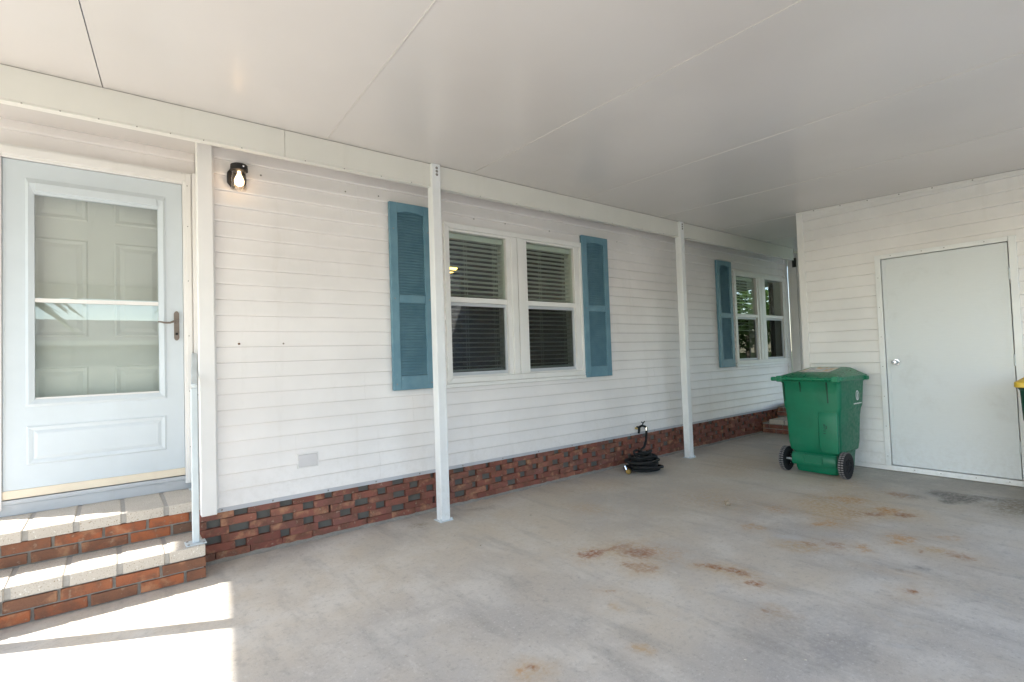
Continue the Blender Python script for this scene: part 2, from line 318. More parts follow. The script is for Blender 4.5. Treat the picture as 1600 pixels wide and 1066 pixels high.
WPOS = {}
def wpos(o): return WPOS.get(o.name, Vector((0, 0, 0))) if o else Vector((0, 0, 0))
def obj(name, mb, mat, parent=None, smooth=False, bevel=0.0, seg=2, auto=None):
    vs_ = [Vector(v) for v in mb.v]
    lo = Vector((min(v.x for v in vs_), min(v.y for v in vs_), min(v.z for v in vs_))); hi = Vector((max(v.x for v in vs_), max(v.y for v in vs_), max(v.z for v in vs_)))
    ctr = Vector(((lo.x + hi.x) / 2, (lo.y + hi.y) / 2, lo.z))
    me = bpy.data.meshes.new(name); me.from_pydata([tuple(v - ctr) for v in vs_], [], mb.f)
    mats = mat if isinstance(mat, (list, tuple)) else [mat]
    for m in mats: me.materials.append(M[m] if isinstance(m, str) else m)
    if len(mats) > 1:
        for p, i in zip(me.polygons, mb.mi): p.material_index = i
    bm = bmesh.new(); bm.from_mesh(me); bmesh.ops.recalc_face_normals(bm, faces=bm.faces); bm.to_mesh(me); bm.free()
    if smooth:
        me.polygons.foreach_set('use_smooth', [True] * len(me.polygons))
        me.set_sharp_from_angle(angle=math.radians(auto or 40))
    o = bpy.data.objects.new(name, me); COL.objects.link(o)
    o.location = ctr - wpos(parent); o.parent = parent; WPOS[o.name] = ctr
    if bevel:
        b = o.modifiers.new('bevel', 'BEVEL'); b.width = bevel; b.segments = seg; b.limit_method = 'ANGLE'; b.angle_limit = math.radians(35)
        b.harden_normals = False
    return o
def mbox(a, b): return MB().box(a, b)
def empty(name, loc, label=None, cat=None, group=None, parent=None):
    o = bpy.data.objects.new(name, None); COL.objects.link(o); o.empty_display_size = .1
    loc = Vector(loc); o.parent = parent; o.location = loc - wpos(parent); WPOS[o.name] = loc
    if label: tag(o, label, cat, group)
    return o
def tag(o, label, cat, group=None):
    o['label'] = label; o['category'] = cat
    if group: o['group'] = group
    return o
def struct(o): o['kind'] = 'structure'; return o
def inst(src, name, loc, scale, parent, mat=None):
    o = bpy.data.objects.new(name, src); COL.objects.link(o); o.parent = parent; o.location = Vector(loc) - wpos(parent); o.scale = scale
    WPOS[o.name] = Vector(loc); return o
RNG = random.Random(11)

# ------------------------------------------------------------------ ground
def ceil_z(y): return 2.854 + .038 * y
struct(obj('lawn', MB().quad((-160, -200, -.06), (220, -200, -.06), (220, 160, -.06), (-160, 160, -.06)), 'lawn'))
import numpy as np
def build_slab():
    gx = np.concatenate([[-5.2, -2.0, .3], np.arange(.5, 7.0, .0125), [9.0, 13.0]]); gy = np.concatenate([[-13.0, -6.0], np.arange(-3.9, .2, .0125), [1.0, 3.2]])
    nx, ny = len(gx), len(gy)
    X, Y = np.meshgrid(gx, gy, indexing='xy'); X = X.ravel(); Y = Y.ravel()
    # outline wobble for the stains
    wx = np.empty(len(X)); wy = np.empty(len(X)); nv = noise.noise
    for i in range(len(X)):
        x, y = X[i], Y[i]
        wx[i] = nv((x * 6, y * 6, 1.7)) + .5 * nv((x * 17, y * 17, 5.1)) + .35 * nv((x * 40, y * 40, 2.0)); wy[i] = nv((x * 6, y * 6, 9.3)) + .5 * nv((x * 17, y * 17, 7.7)) + .35 * nv((x * 40, y * 40, 8.0))
    RGB = np.zeros((len(X), 3)); A = np.zeros(len(X))
    halo = [(cx, cy, ang, a * 1.7 + .07, b * 2.3 + .05, TAN, amt * .5, 1.0, False) for cx, cy, ang, a, b, col, amt, soft, ring in STAINS if col in (RUST, RED, ORG) and a < .4]
    FILM = (.50, .42, .315)
    film = [(4.6, -.75, .0, 2.9, .85, FILM, .62, 1.0, False), (3.6, -1.35, .1, 1.6, .6, FILM, .45, 1.0, False), (2.2, -.6, 0, 1.2, .35, FILM, .35, 1.0, False), (5.2, -2.2, 0, .9, 1.0, FILM, .4, 1.0, False)]
    for cx, cy, ang, a, b, col, amt, soft, ring in film + halo + [(p[0], p[1], p[2], p[3] * 1.12, p[4] * 1.25, p[5], min(.96, p[6] * 1.28), p[7], p[8]) for p in STAINS]:
        k = .055 if a < .6 else .10
        dx, dy = X + wx * k - cx, Y + wy * k - cy; u = (dx * math.cos(ang) + dy * math.sin(ang)) / a; v = (-dx * math.sin(ang) + dy * math.cos(ang)) / b
        d = np.sqrt(u * u + v * v); f = np.clip((1 + soft * .4 - d) / (soft * 1.4), 0, 1); f = f * f * (3 - 2 * f)
        if ring: f *= .45 + .55 * np.clip((d - .35) / .45, 0, 1)
        f *= amt; na = A + f * (1 - A); w = np.where(na > 1e-6, f / np.maximum(na, 1e-6), 0)[:, None]
        RGB = RGB * (1 - w) + np.array(col) * w; A = na
    n = len(X); V = np.zeros((n + 8, 3)); V[:n, 0] = X; V[:n, 1] = Y
    V[n:] = [(-5.2, -13, -.3), (13, -13, -.3), (13, 3.2, -.3), (-5.2, 3.2, -.3), (-5.2, -13, 0), (13, -13, 0), (13, 3.2, 0), (-5.2, 3.2, 0)]
    I = (np.arange(ny - 1)[:, None] * nx + np.arange(nx - 1)[None]).ravel(); F = np.stack([I, I + 1, I + nx + 1, I + nx], 1)
    F = np.concatenate([F, n + np.array([(0, 1, 5, 4), (1, 2, 6, 5), (2, 3, 7, 6), (3, 0, 4, 7), (0, 3, 2, 1)])])
    me = bpy.data.meshes.new('carport_floor'); me.vertices.add(len(V)); me.vertices.foreach_set('co', V.ravel()); me.loops.add(F.size); me.loops.foreach_set('vertex_index', F.ravel().astype(np.int32))
    me.polygons.add(len(F)); me.polygons.foreach_set('loop_start', (np.arange(len(F)) * 4).astype(np.int32)); me.update(calc_edges=True)
    ca = me.color_attributes.new('stain', 'FLOAT_COLOR', 'POINT'); arr = np.zeros((len(V), 4), dtype=np.float32); arr[:n, :3] = RGB; arr[:n, 3] = A; ca.data.foreach_set('color', arr.ravel())
    me.materials.append(M['concrete']); o = bpy.data.objects.new('carport_floor', me); COL.objects.link(o); return o
slab = struct(build_slab())
struct(obj('road', mbox((-120, -20.5, -.3), (140, -14.5, -.03)), 'asphalt'))
# ------------------------------------------------------------------ siding builder
def siding(parent, org, ud, nd, u0, u1, z0, z1, pitch, holes, joints, mat, name='siding_board', proud=.017, top_limit=None):
    """clapboard courses; ud = direction along the wall, nd = outward; holes (u0,u1,z0,z1)"""
    org = Vector(org); ud = Vector(ud); nd = Vector(nd)
    def prof(f):   # outward offset at height fraction
        return proud * max(0.0, 1 - f) ** 1.25 + .001
    k = 0; z = z0
    while z < z1 - .004:
        zt = min(z + pitch - .0013, z1)
        cuts = [u0] + sorted(j for j in joints(k) if u0 < j < u1) + [u1]
        for a, b in zip(cuts[:-1], cuts[1:]):
            lift = RNG.uniform(0, .0012)
            pieces = []
            hs = [h for h in holes if h[2] < zt and h[3] > z and h[0] < b and h[1] > a]
            edges = sorted({a, b} | {max(a, h[0]) for h in hs} | {min(b, h[1]) for h in hs})
            for p, q in zip(edges[:-1], edges[1:]):
                if q - p < .002: continue
                mid = (p + q) / 2; hh = [h for h in hs if h[0] < mid < h[1]]
                if not hh: pieces.append((p, q, z, zt))
                else:
                    h = hh[0]
                    if h[2] > z + .003: pieces.append((p, q, z, h[2]))
                    if h[3] < zt - .003: pieces.append((p, q, h[3], zt))
            if not pieces: continue
            for p, q, za, zb in pieces:
                mb = MB()
                fs = [0, .04, .09, .22, .40, .60, .80, 1.0]
                sec = []
                for f in fs:
                    zz = za + (zb - za) * f; g = (zz - z) / pitch
                    sec.append((prof(g) + lift - ((.007 if f == 0 else (.0022 if f == .04 else .0006)) if (f < .1 and za == z) else 0), zz))
                poly = [org + ud * p + nd * n_ + Vector((0, 0, zz)) for n_, zz in sec] + [org + ud * p - nd * .01 + Vector((0, 0, zb)), org + ud * p - nd * .01 + Vector((0, 0, za))]
                mb.prism(poly, ud * (q - p - (.0008 if q == b else 0)))
                obj(name, mb, mat, parent)
        z += pitch; k += 1

def screws(parent, pts, nrm, r=.006, name='screw'):
    for p in pts:
        ax = 'Y' if abs(nrm[1]) > .5 else ('X' if abs(nrm[0]) > .5 else 'Z'); s = -1 if sum(nrm) < 0 else 1
        obj(name, MB().lathe([(0.0001, s * .004), (r * .7, s * .0035), (r, 0)], p, ax, 8), 'screw', parent, True)

# ------------------------------------------------------------------ the house
HX1 = 8.85
house = empty('manufactured_house', (4.0, .0, 0), 'long white clapboard house with blue shutters on a pierced brick base', 'house')
W1 = (2.29, 4.01, 1.055, 2.475); W2 = (7.13, 8.805, 1.055, 2.425)
def hole(w, i=.045): return (w[0] + i, w[1] - i, w[2] + i, w[3] - i)
def jn(k):
    seed = random.Random(k * 17 + 3); base = [1.55, 5.2] if (k // 2) % 2 else [2.1, 4.9]
    if k in (2, 3): return [1.03, 5.5]
    if k in (0, 1): return [1.66, 5.0]
    if k in (20, 21): return [1.52, 5.3]
    return [b + (((k // 2) * 7919) % 13 - 6) * .07 for b in base] + [7.0 if (k // 2) % 2 else 6.6]
siding(house, (0, 0, 0), (1, 0, 0), (0, -1, 0), .50, HX1, .342, 2.85, .1056, [hole(W1), hole(W2)], jn, 'vinyl')
# sheathing behind the boards (keeps light out), cut round the windows
def sheath(x0, x1, z0, z1): return mbox((x0, .012, z0), (x1, .10, z1))
sb = MB()
xs = [.50, hole(W1)[0], hole(W1)[1], hole(W2)[0], hole(W2)[1], HX1]
for a, b, w in ((xs[0], xs[1], None), (xs[1], xs[2], W1), (xs[2], xs[3], None), (xs[3], xs[4], W2), (xs[4], xs[5], None)):
    if w is None: sb.box((a, .012, .33), (b, .10, 2.86))
    else:
        h = hole(w); sb.box((a, .012, .33), (b, .10, h[2])); sb.box((a, .012, h[3]), (b, .10, 2.86))
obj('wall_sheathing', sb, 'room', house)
obj('alcove_wall', mbox((.50, .10, .0), (.56, .64, 2.9)), 'vinyl', house)
dw = MB(); dw.box((-.80, .575, 0), (-.60, .66, 2.9)); dw.box((.47, .575, 0), (.498, .66, 2.9)); dw.box((-.60, .575, 2.70), (.47, .66, 2.9)); dw.box((-.60, .575, 0), (.47, .66, .41))
obj('entry_wall', dw, 'trim', house)
siding(house, (0, .575, 0), (1, 0, 0), (0, -1, 0), -.80, .498, 2.705, 2.93, .1056, [], lambda k: [], 'vinyl')
siding(house, (0, .575, 0), (1, 0, 0), (0, -1, 0), -.80, -.61, .36, 2.705, .1056, [], lambda k: [], 'vinyl')
obj('gable_wall', mbox((-.80, .66, 0), (-.72, 8.5, 2.9)), 'vinyl', house)
obj('rear_side_wall', mbox((HX1 + .06, .12, 0), (HX1 + .14, 8.5, 2.9)), 'vinyl', house)
obj('back_wall', mbox((-.80, 8.5, 0), (HX1 + .14, 8.6, 2.9)), 'vinyl', house)
rf = MB().prism([(-.85, -.1, 2.965), (-.85, 4.3, 3.75), (-.85, 8.8, 2.95), (-.85, 8.8, 2.89), (-.85, 4.3, 3.69), (-.85, -.1, 2.905)], (10.0, 0, 0))
obj('house_roof', rf, 'roof', house)
# rooms behind the windows
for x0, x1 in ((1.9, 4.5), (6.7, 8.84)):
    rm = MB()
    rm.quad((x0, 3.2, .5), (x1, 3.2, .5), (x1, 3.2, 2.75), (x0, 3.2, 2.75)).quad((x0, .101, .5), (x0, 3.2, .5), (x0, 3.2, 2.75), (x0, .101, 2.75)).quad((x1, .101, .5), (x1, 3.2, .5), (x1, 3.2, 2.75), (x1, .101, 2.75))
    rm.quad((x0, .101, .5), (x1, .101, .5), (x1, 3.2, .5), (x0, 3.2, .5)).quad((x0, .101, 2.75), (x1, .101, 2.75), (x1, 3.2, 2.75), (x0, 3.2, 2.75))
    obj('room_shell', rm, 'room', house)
# corner trim beside the entry, wrapped round the end of the boards
tr = MB().prism([(.440, -.055, .318), (.528, -.055, .318), (.528, .0, .318), (.505, .0, .318), (.505, .02, .318), (.440, .02, .318)], (0, 0, 2.55))
obj('corner_trim', tr, 'trim', house, bevel=.004)
obj('trim_channel', mbox((.5285, -.022, .342), (.541, 0, 2.85)), 'trim', house)
obj('corner_trim', mbox((HX1 - .065, -.02, .33), (HX1 + .02, .02, 2.85)), 'trim', house, bevel=.003)
# bump-out at the far end of the passage
bo = empty('return_wall', (8.9, -.14, 0), parent=house)
for a, b, o_ in ((-.02, -.085, 0), (-.09, -.16, .012), (-.165, -.235, .004), (-.24, -.272, .016)):
    obj('wall_panel', mbox((8.895 - o_, b, 0), (8.96, a, 2.84)), 'trim', bo, bevel=.003)
obj('corner_post', mbox((HX1 + .021, -.019, 0), (8.894, .14, 2.84)), 'trim', bo)
# drip flashing under the boards
fl = MB().prism([(.52, -.006, .36), (.52, -.016, .345), (.52, -.016, .318), (.52, -.012, .318), (.52, -.004, .342)], (HX1 - .52, 0, 0))
flo = obj('drip_flashing', fl, 'flash', house)
screws(flo, [(x, -.016, .332) for x in (.56, .87, 1.25, 1.62, 2.0, 2.42, 2.86, 3.3, 3.76, 4.25, 4.7, 5.15, 5.7, 6.3, 6.9)], (0, -1, 0), .0065)
# nail heads, rust spots, cover plate
screws(house, [(x, -.012, 2.60 + dz) for x, dz in ((.83, .0), (1.43, -.01), (1.70, 0), (2.62, -.055), (2.98, -.05), (3.55, -.05), (4.05, -.045), (4.6, -.04))], (0, -1, 0), .007, 'nail_head')
M['rust_spot'] = NT('rust_spot', .9, .2).color((.10, .045, .015)).m
t = NT('rust_halo', .9, .2); t.color((.60, .42, .26)); M['rust_halo'] = t.m
for x, rr in ((.676, .016), (.958, .011)):
    s_ = obj('screw_hole', MB().lathe([(.0001, -.0010), (rr, -.0008), (rr * 1.25, 0)], (x, -.0118, 1.417), 'Y', 12), 'rust_halo', house)
    obj('rusted_screw', MB().lathe([(.0001, -.004), (rr * .5, -.003), (rr * .6, 0)], (x, -.0128, 1.417), 'Y', 10), 'rust_spot', s_)
cp = obj('cover_plate', mbox((1.045, -.020, .53), (1.175, -.006, .618)), 'plate', house, bevel=.003)
obj('plate_frame', MB().box((1.036, -.016, .522), (1.044, -.004, .626)).box((1.176, -.016, .522), (1.184, -.004, .626)).box((1.0445, -.016, .522), (1.1755, -.004, .529)).box((1.0445, -.016, .619), (1.1755, -.004, .626)), 'trim', cp)

# pierced brick skirt
def brick_mesh(seed):
    r = random.Random(seed); bm = bmesh.new(); bmesh.ops.create_cube(bm, size=1.0)
    bmesh.ops.bevel(bm, geom=[e for e in bm.edges], offset=.022, segments=1, affect='EDGES')
    for v in bm.verts:
        v.co += Vector((r.uniform(-.012, .012), r.uniform(-.03, .03), r.uniform(-.02, .02)))
    me = bpy.data.meshes.new('brick'); bm.to_mesh(me); bm.free(); return me
def brick_set(mat, n=6, s0=0):
    out = []
    for k in range(n):
        m = brick_mesh(s0 + k); m.materials.append(M[mat]); out.append(m)
    return out
BK = brick_set('brick_skirt', 7, 5)
skirt = empty('brick_skirt', (4.2, .03, 0), parent=house)
R2 = random.Random(23)
CH = .0525; SX1 = 8.84
for k in range(6):
    z = .010 + k * CH
    n_ = 0; PT = .205 if k == 0 else .288
    while True:
        x = .44 - .02 + n_ * PT + (0 if k % 2 else -.5 * PT) + (0 if k == 0 else R2.uniform(-.018, .018)); n_ += 1
        if x > SX1: break
        L = PT - R2.choice([.003, .004, .006]) if k == 0 else R2.uniform(.178, .222)
        if k > 0 and R2.random() < .10: L += .055
        a = max(x, .435); b = min(x + L, SX1)
        if b - a > .03:
            h = CH - R2.uniform(.0010, .0026)
            if k == 5: h = CH * .92
            o = inst(R2.choice(BK), 'brick', ((a + b) / 2, .024 + R2.uniform(-.003, .003), z + CH / 2), (b - a, .058, h), skirt)
            o.rotation_euler = (0, R2.uniform(-.005, .005), R2.uniform(-.012, .012))
t = NT('insect_mesh', .8, .3)
gx = t.n.new('ShaderNodeTexWave'); gx.wave_type = 'BANDS'; gx.bands_direction = 'X'; gx.inputs['Scale'].default_value = 60; t.l.new(t.coords(), gx.inputs['Vector'])
t.color(t.mix(t.math('MULTIPLY', gx.outputs['Fac'], .7), (.10, .094, .082), (.22, .208, .185))); M['mesh'] = t.m
obj('mesh_backing', mbox((.44, .026, .0), (SX1 + .02, .052, .33)), 'mesh', skirt)
ft = MB()
rr = random.Random(4); x = .44
pts = []
while x < SX1 + .05: pts.append((x, rr.uniform(.016, .034), rr.uniform(.014, .022))); x += .045
for (xa, da, za), (xb, db, zb) in zip(pts[:-1], pts[1:]):
    ft.quad((xa, -.008, za), (xb, -.008, zb), (xb, .05, zb + .002), (xa, .05, za + .002)); ft.quad((xa, -.008 - da, .001), (xb, -.008 - db, .001), (xb, -.008, zb), (xa, -.008, za))
obj('mortar_bed', ft, 'mortar', skirt)

# ------------------------------------------------------------------ windows
def twin_window(w, lites, zu0, zu1, zl0, zl1, label):
    win = empty('window', ((w[0] + w[1]) / 2, 0, w[2]), parent=house); win['label'] = label
    yf = -.032
    # outer casing as four mitred lengths + the centre mullions
    cw = .05
    for poly in (((w[0], w[2]), (w[1], w[2]), (w[1] - cw, w[2] + cw), (w[0] + cw, w[2] + cw)), ((w[0], w[3]), (w[0] + cw, w[3] - cw), (w[1] - cw, w[3] - cw), (w[1], w[3])),
                 ((w[0], w[2]), (w[0] + cw, w[2] + cw), (w[0] + cw, w[3] - cw), (w[0], w[3])), ((w[1], w[2]), (w[1], w[3]), (w[1] - cw, w[3] - cw), (w[1] - cw, w[2] + cw))):
        obj('casing', MB().prism([(x, yf, z) for x, z in poly], (0, .07, 0)), 'window', win, bevel=.005)
    gm0, gm1 = lites[0][1], lites[1][0]
    mc = (gm0 + gm1) / 2
    for s in (-1, 1):
        obj('mullion', mbox((mc + s * .004, yf + .001, w[2] + cw + .001), (mc + s * (gm1 - gm0) * .30, .038, w[3] - cw - .001)), 'window', win, bevel=.004)
    obj('window_sill', MB().prism([(w[0] - .02, -.042, w[2] - .034), (w[0] - .02, -.018, w[2] - .038), (w[0] - .02, -.004, w[2] - .002), (w[0] - .02, -.036, w[2] - .002)], (w[1] - w[0] + .04, 0, 0)), 'window', win, bevel=.002)
    for x0, x1 in lites:
        ox0 = x0 - .028 if x0 > mc else w[0] + cw + .001; ox1 = x1 + .028 if x0 < mc else w[1] - cw - .001
        if x0 > mc: ox0 = mc + (gm1 - gm0) * .30 + .001
        else: ox1 = mc - (gm1 - gm0) * .30 - .001
        fr = MB(); zb, zt = w[2] + cw + .001, w[3] - cw - .001
        fr.box((ox0, -.020, zb), (x0, .05, zt)); fr.box((x1, -.020, zb), (ox1, .05, zt)); fr.box((x0, -.020, zu1), (x1, .05, zt)); fr.box((x0, -.020, zb), (x1, .05, zl0 - .03))
        obj('sash_frame', fr, 'window', win, bevel=.004)
        ur = obj('meeting_rail', mbox((x0 + .0005, -.014, zl1 + .03), (x1 - .0005, .03, zu0)), 'window', win, bevel=.004)
        # lower sash sits behind, grey screen frame round it
        lo = MB(); y0, y1 = .004, .03
        lo.box((x0 + .0005, y0, zl0 - .0295), (x1 - .0005, y1, zl0)); lo.box((x0 + .0005, y0, zl1), (x1 - .0005, y1, zl1 + .0295)); lo.box((x1 - .022, y0, zl0), (x1 - .0005, y1, zl1)); lo.box((x0 + .0005, y0, zl0), (x0 + .014, y1, zl1))
        obj('screen_frame', lo, 'sill', win, bevel=.002)
        obj('pane', mbox((x0, .016, zu0), (x1, .020, zu1)), 'glass', win)
        obj('pane', mbox((x0 + .012, .018, zl0), (x1 - .020, .022, zl1)), 'glass_screen', win)
        # shadowed jamb inside
        jb = MB(); jb.box((x0 - .02, .051, zl0 - .03), (x0 - .001, .13, zu1)); jb.box((x1 + .001, .05, zl0 - .03), (x1 + .02, .13, zu1)); jb.box((x0, .05, zu1 + .001), (x1, .13, zu1 + .02)); jb.box((x0, .05, zl0 - .05), (x1, .13, zl0 - .031))
        obj('jamb_liner', jb, 'window', win)
    return win
L1 = [(2.316 + .022, 2.975), (3.23, 3.882)]; L2 = [(7.21, 7.81), (8.082, 8.675)]
twin_window(W1, L1, 1.819, 2.403, 1.150, 1.742, 'twin sash window between the two nearer blue shutters')
twin_window(W2, L2, 1.797, 2.362, 1.138, 1.722, 'twin sash window beside the farthest blue shutter')
sl = bpy.data.meshes.new('slat')
ca_, sa_ = math.cos(.16), math.sin(.16); hw, th = .024, .0015
sl.from_pydata([(s * .5, q * hw * ca_ + r_ * th * sa_, q * hw * sa_ * -1 + r_ * th + (0.0035 if abs(q) < .5 else 0)) for s in (-1, 1) for q, r_ in ((-1, -1), (0, -1), (1, -1), (1, 1), (0, 1), (-1, 1))], [],
               [(0, 1, 7, 6), (1, 2, 8, 7), (2, 3, 9, 8), (3, 4, 10, 9), (4, 5, 11, 10), (5, 0, 6, 11), (0, 5, 4, 1), (1, 4, 3, 2), (6, 7, 10, 11), (7, 8, 9, 10)])
sl.materials.append(M['blind'])
def blind(x0, x1, ztop, zbot, label):
    b = empty('window_blind', ((x0 + x1) / 2, .058, zbot), label, 'blind', 'slatted blinds inside the windows')
    obj('head_rail', mbox((x0 + .004, .034, ztop - .046), (x1 - .004, .088, ztop - .001)), 'blind', b, bevel=.003)
    z = ztop - .078
    while z > zbot + .02:
        inst(sl, 'slat', ((x0 + x1) / 2, .058, z), (x1 - x0 - .02, 1, 1), b); z -= .0432
    for f in (.30, .34, .80, .83, .865):
        x = x0 + (x1 - x0) * f; obj('cord', mbox((x - .0012, .0315, zbot), (x + .0012, .0335, ztop - .047)), 'blind', b)
    obj('bottom_rail', mbox((x0 + .008, .036, zbot), (x1 - .008, .08, zbot + .018)), 'blind', b, bevel=.002)
blind(L1[0][0], L1[0][1], 2.398, 1.155, 'slatted blind in the left half of the nearer twin window')
blind(L1[1][0], L1[1][1], 2.398, 1.155, 'slatted blind in the right half of the nearer twin window')
blind(L2[0][0], L2[0][1], 2.358, 1.55, 'slatted blind in the left half of the far twin window')
pl = empty('pendant_lamp', (2.93, .95, 2.22), 'amber glass lamp glowing inside the nearer twin window', 'lamp')
obj('lamp_shade', MB().lathe([(.005, .0), (.05, .012), (.085, .05), (.09, .07), (.088, .07), (.08, .052), (.045, .018), (.004, .006)], (2.93, .95, 2.215), 'Z', 20), 'brass_lit', pl, True)
obj('lamp_rod', MB().tube([(2.93, .95, 2.225), (2.93, .95, 2.75)], .006, 8), 'brass', pl)

# ------------------------------------------------------------------ shutters
lv = bpy.data.meshes.new('louver')
lv.from_pydata([(s * .5, y, z) for s in (-1, 1) for y, z in ((-.010, -.009), (-.006, -.0105), (.008, .008), (.004, .0105))], [], [(0, 1, 5, 4), (1, 2, 6, 5), (2, 3, 7, 6), (3, 0, 4, 7), (0, 3, 2, 1), (4, 5, 6, 7)])
lv.materials.append(M['shutter'])
def shutter(x0, x1, z0, z1, label):
    s = empty('shutter', ((x0 + x1) / 2, -.02, z0), parent=house); s['label'] = label
    yb, yf = -.014, -.048; st = .068 if x1 - x0 < .39 else .072
    zm = z0 + (z1 - z0) * .485
    for a, b in ((x0, x0 + st), (x1 - st, x1)): obj('stile', mbox((a, yf, z0), (b, yb, z1)), 'shutter', s, bevel=.004)
    xi0, xi1 = x0 + st + .0005, x1 - st - .0005
    obj('rail', mbox((xi0, yf + .001, z0), (xi1, yb, z0 + .115)), 'shutter', s, bevel=.003)
    obj('rail', mbox((xi0, yf + .001, zm - .035), (xi1, yb, zm + .035)), 'shutter', s, bevel=.003)
    arc = [(xi1, z1), (xi0, z1), (xi0, z1 - .085)] + [(xi0 + (xi1 - xi0) * i / 10, z1 - .085 + .020 * math.sin(math.pi * i / 10)) for i in range(1, 10)] + [(xi1, z1 - .085)]
    obj('rail', MB().prism([(x, yf + .001, z) for x, z in arc], (0, yb - yf - .001, 0)), 'shutter', s, bevel=.002)
    obj('back_panel', mbox((xi0, -.022, z0 + .1), (xi1, yb + .002, z1 - .04)), 'shutter', s)
    for za, zb in ((z0 + .118, zm - .038), (zm + .038, z1 - .058)):
        n = int((zb - za) / .0225)
        for i in range(n):
            inst(lv, 'louver', ((xi0 + xi1) / 2, -.031, za + (i + .5) * (zb - za) / n), (xi1 - xi0, 1, 1), s)
    screws(s, [(x, yf - .0005, z) for x in (x0 + .03, x1 - .03) for z in (z0 + .05, zm, z1 - .22)], (0, -1, 0), .006)
shutter(1.775, 2.150, 1.030, 2.566, 'blue louvered shutter behind the nearer white post')
shutter(3.986, 4.395, 1.028, 2.560, 'blue louvered shutter with chipped paint between the two posts')
shutter(6.660, 7.045, 1.028, 2.535, 'blue louvered shutter beyond the farther white post')

# ------------------------------------------------------------------ storm door in the entry
DY = .548
sd = empty('storm_door', (-.06, DY, .5), parent=house); sd['label'] = 'pale blue storm door with full glass and bronze handle'
def rect_ring(mb, x0, x1, z0, z1, ix0, ix1, iz0, iz1, y0, y1):
    mb.box((x0, y0, z0), (ix0, y1, z1)); mb.box((ix1, y0, z0), (x1, y1, z1)); mb.box((ix0, y0, z0), (ix1, y1, iz0)); mb.box((ix0, y0, iz1), (ix1, y1, z1)); return mb
obj('door_slab', rect_ring(MB(), -.53, .409, .552, 2.61, -.386, .262, 1.082, 2.408, DY - .022, DY + .012), 'door', sd)
def mould(x0, x1, z0, z1, w, y0, d, mat, nm, par, top=None):
    """picture-frame moulding with a sloped section"""
    top = top or w
    mb = MB()
    A = [(x0, z0), (x1, z0), (x1, z1), (x0, z1)]; B = [(x0 + w, z0 + w), (x1 - w, z0 + w), (x1 - w, z1 - top), (x0 + w, z1 - top)]
    C = [(x0 + w * .35, z0 + w * .35), (x1 - w * .35, z0 + w * .35), (x1 - w * .35, z1 - top * .35), (x0 + w * .35, z1 - top * .35)]
    for i in range(4):
        j = (i + 1) % 4
        mb.quad((A[i][0], y0, A[i][1]), (A[j][0], y0, A[j][1]), (C[j][0], y0 - d, C[j][1]), (C[i][0], y0 - d, C[i][1]))
        mb.quad((C[i][0], y0 - d, C[i][1]), (C[j][0], y0 - d, C[j][1]), (B[j][0], y0 - d * .25, B[j][1]), (B[i][0], y0 - d * .25, B[i][1]))
        mb.quad((B[i][0], y0 - d * .25, B[i][1]), (B[j][0], y0 - d * .25, B[j][1]), (B[j][0], y0 + .02, B[j][1]), (B[i][0], y0 + .02, B[i][1]))
    return obj(nm, mb, mat, par)
mould(-.428, .308, 1.056, 2.506, .044, DY - .0225, .014, 'door', 'glazing_frame', sd, .10)
obj('screen_cassette', mbox((-.380, DY - .042, 2.424), (.258, DY - .024, 2.478)), 'door', sd, bevel=.004)
obj('pane', mbox((-.386, DY - .008, 1.082), (.262, DY - .004, 2.408)), 'door_glass', sd)
obj('middle_bar', mbox((-.386, DY - .020, 1.716), (.262, DY - .0085, 1.742)), 'trim', sd, bevel=.002)
obj('bottom_bar', mbox((-.386, DY - .020, 1.0825), (.262, DY - .0085, 1.112)), 'trim', sd, bevel=.002)
mould(-.424, .302, .694, .938, .030, DY - .0225, .007, 'door', 'panel_moulding', sd)
obj('raised_panel', MB().loft([[(-.392, DY - .0222, .726), (.270, DY - .0222, .726), (.270, DY - .0222, .906), (-.392, DY - .0222, .906)], [(-.372, DY - .030, .746), (.250, DY - .030, .746), (.250, DY - .030, .886), (-.372, DY - .030, .886)]], False), 'door', sd)
obj('door_sweep', mbox((-.532, DY - .028, .500), (.411, DY + .006, .551)), 'sweep', sd, bevel=.003)
hd = obj('handle_plate', MB().prism([(.368 + .0165 * math.cos(a), DY - .022, (1.655 if math.sin(a) > 0 else 1.492) + .024 * math.sin(a)) for a in [2 * math.pi * i / 20 for i in range(20)]], (0, -.012, 0)), 'bronze', sd, bevel=.003)
obj('lever', MB().tube([(.368, DY - .034, 1.605), (.366, DY - .062, 1.605), (.352, DY - .075, 1.604), (.325, DY - .075, 1.592), (.295, DY - .073, 1.592), (.268, DY - .072, 1.598), (.255, DY - .07, 1.598)], [.008, .008, .008, .007, .0065, .006, .005], 10), 'bronze', hd, True)
obj('key_cylinder', MB().lathe([(.0001, -.008), (.008, -.008), (.009, 0)], (.368, DY - .034, 1.515), 'Y', 14), 'black', hd, True)
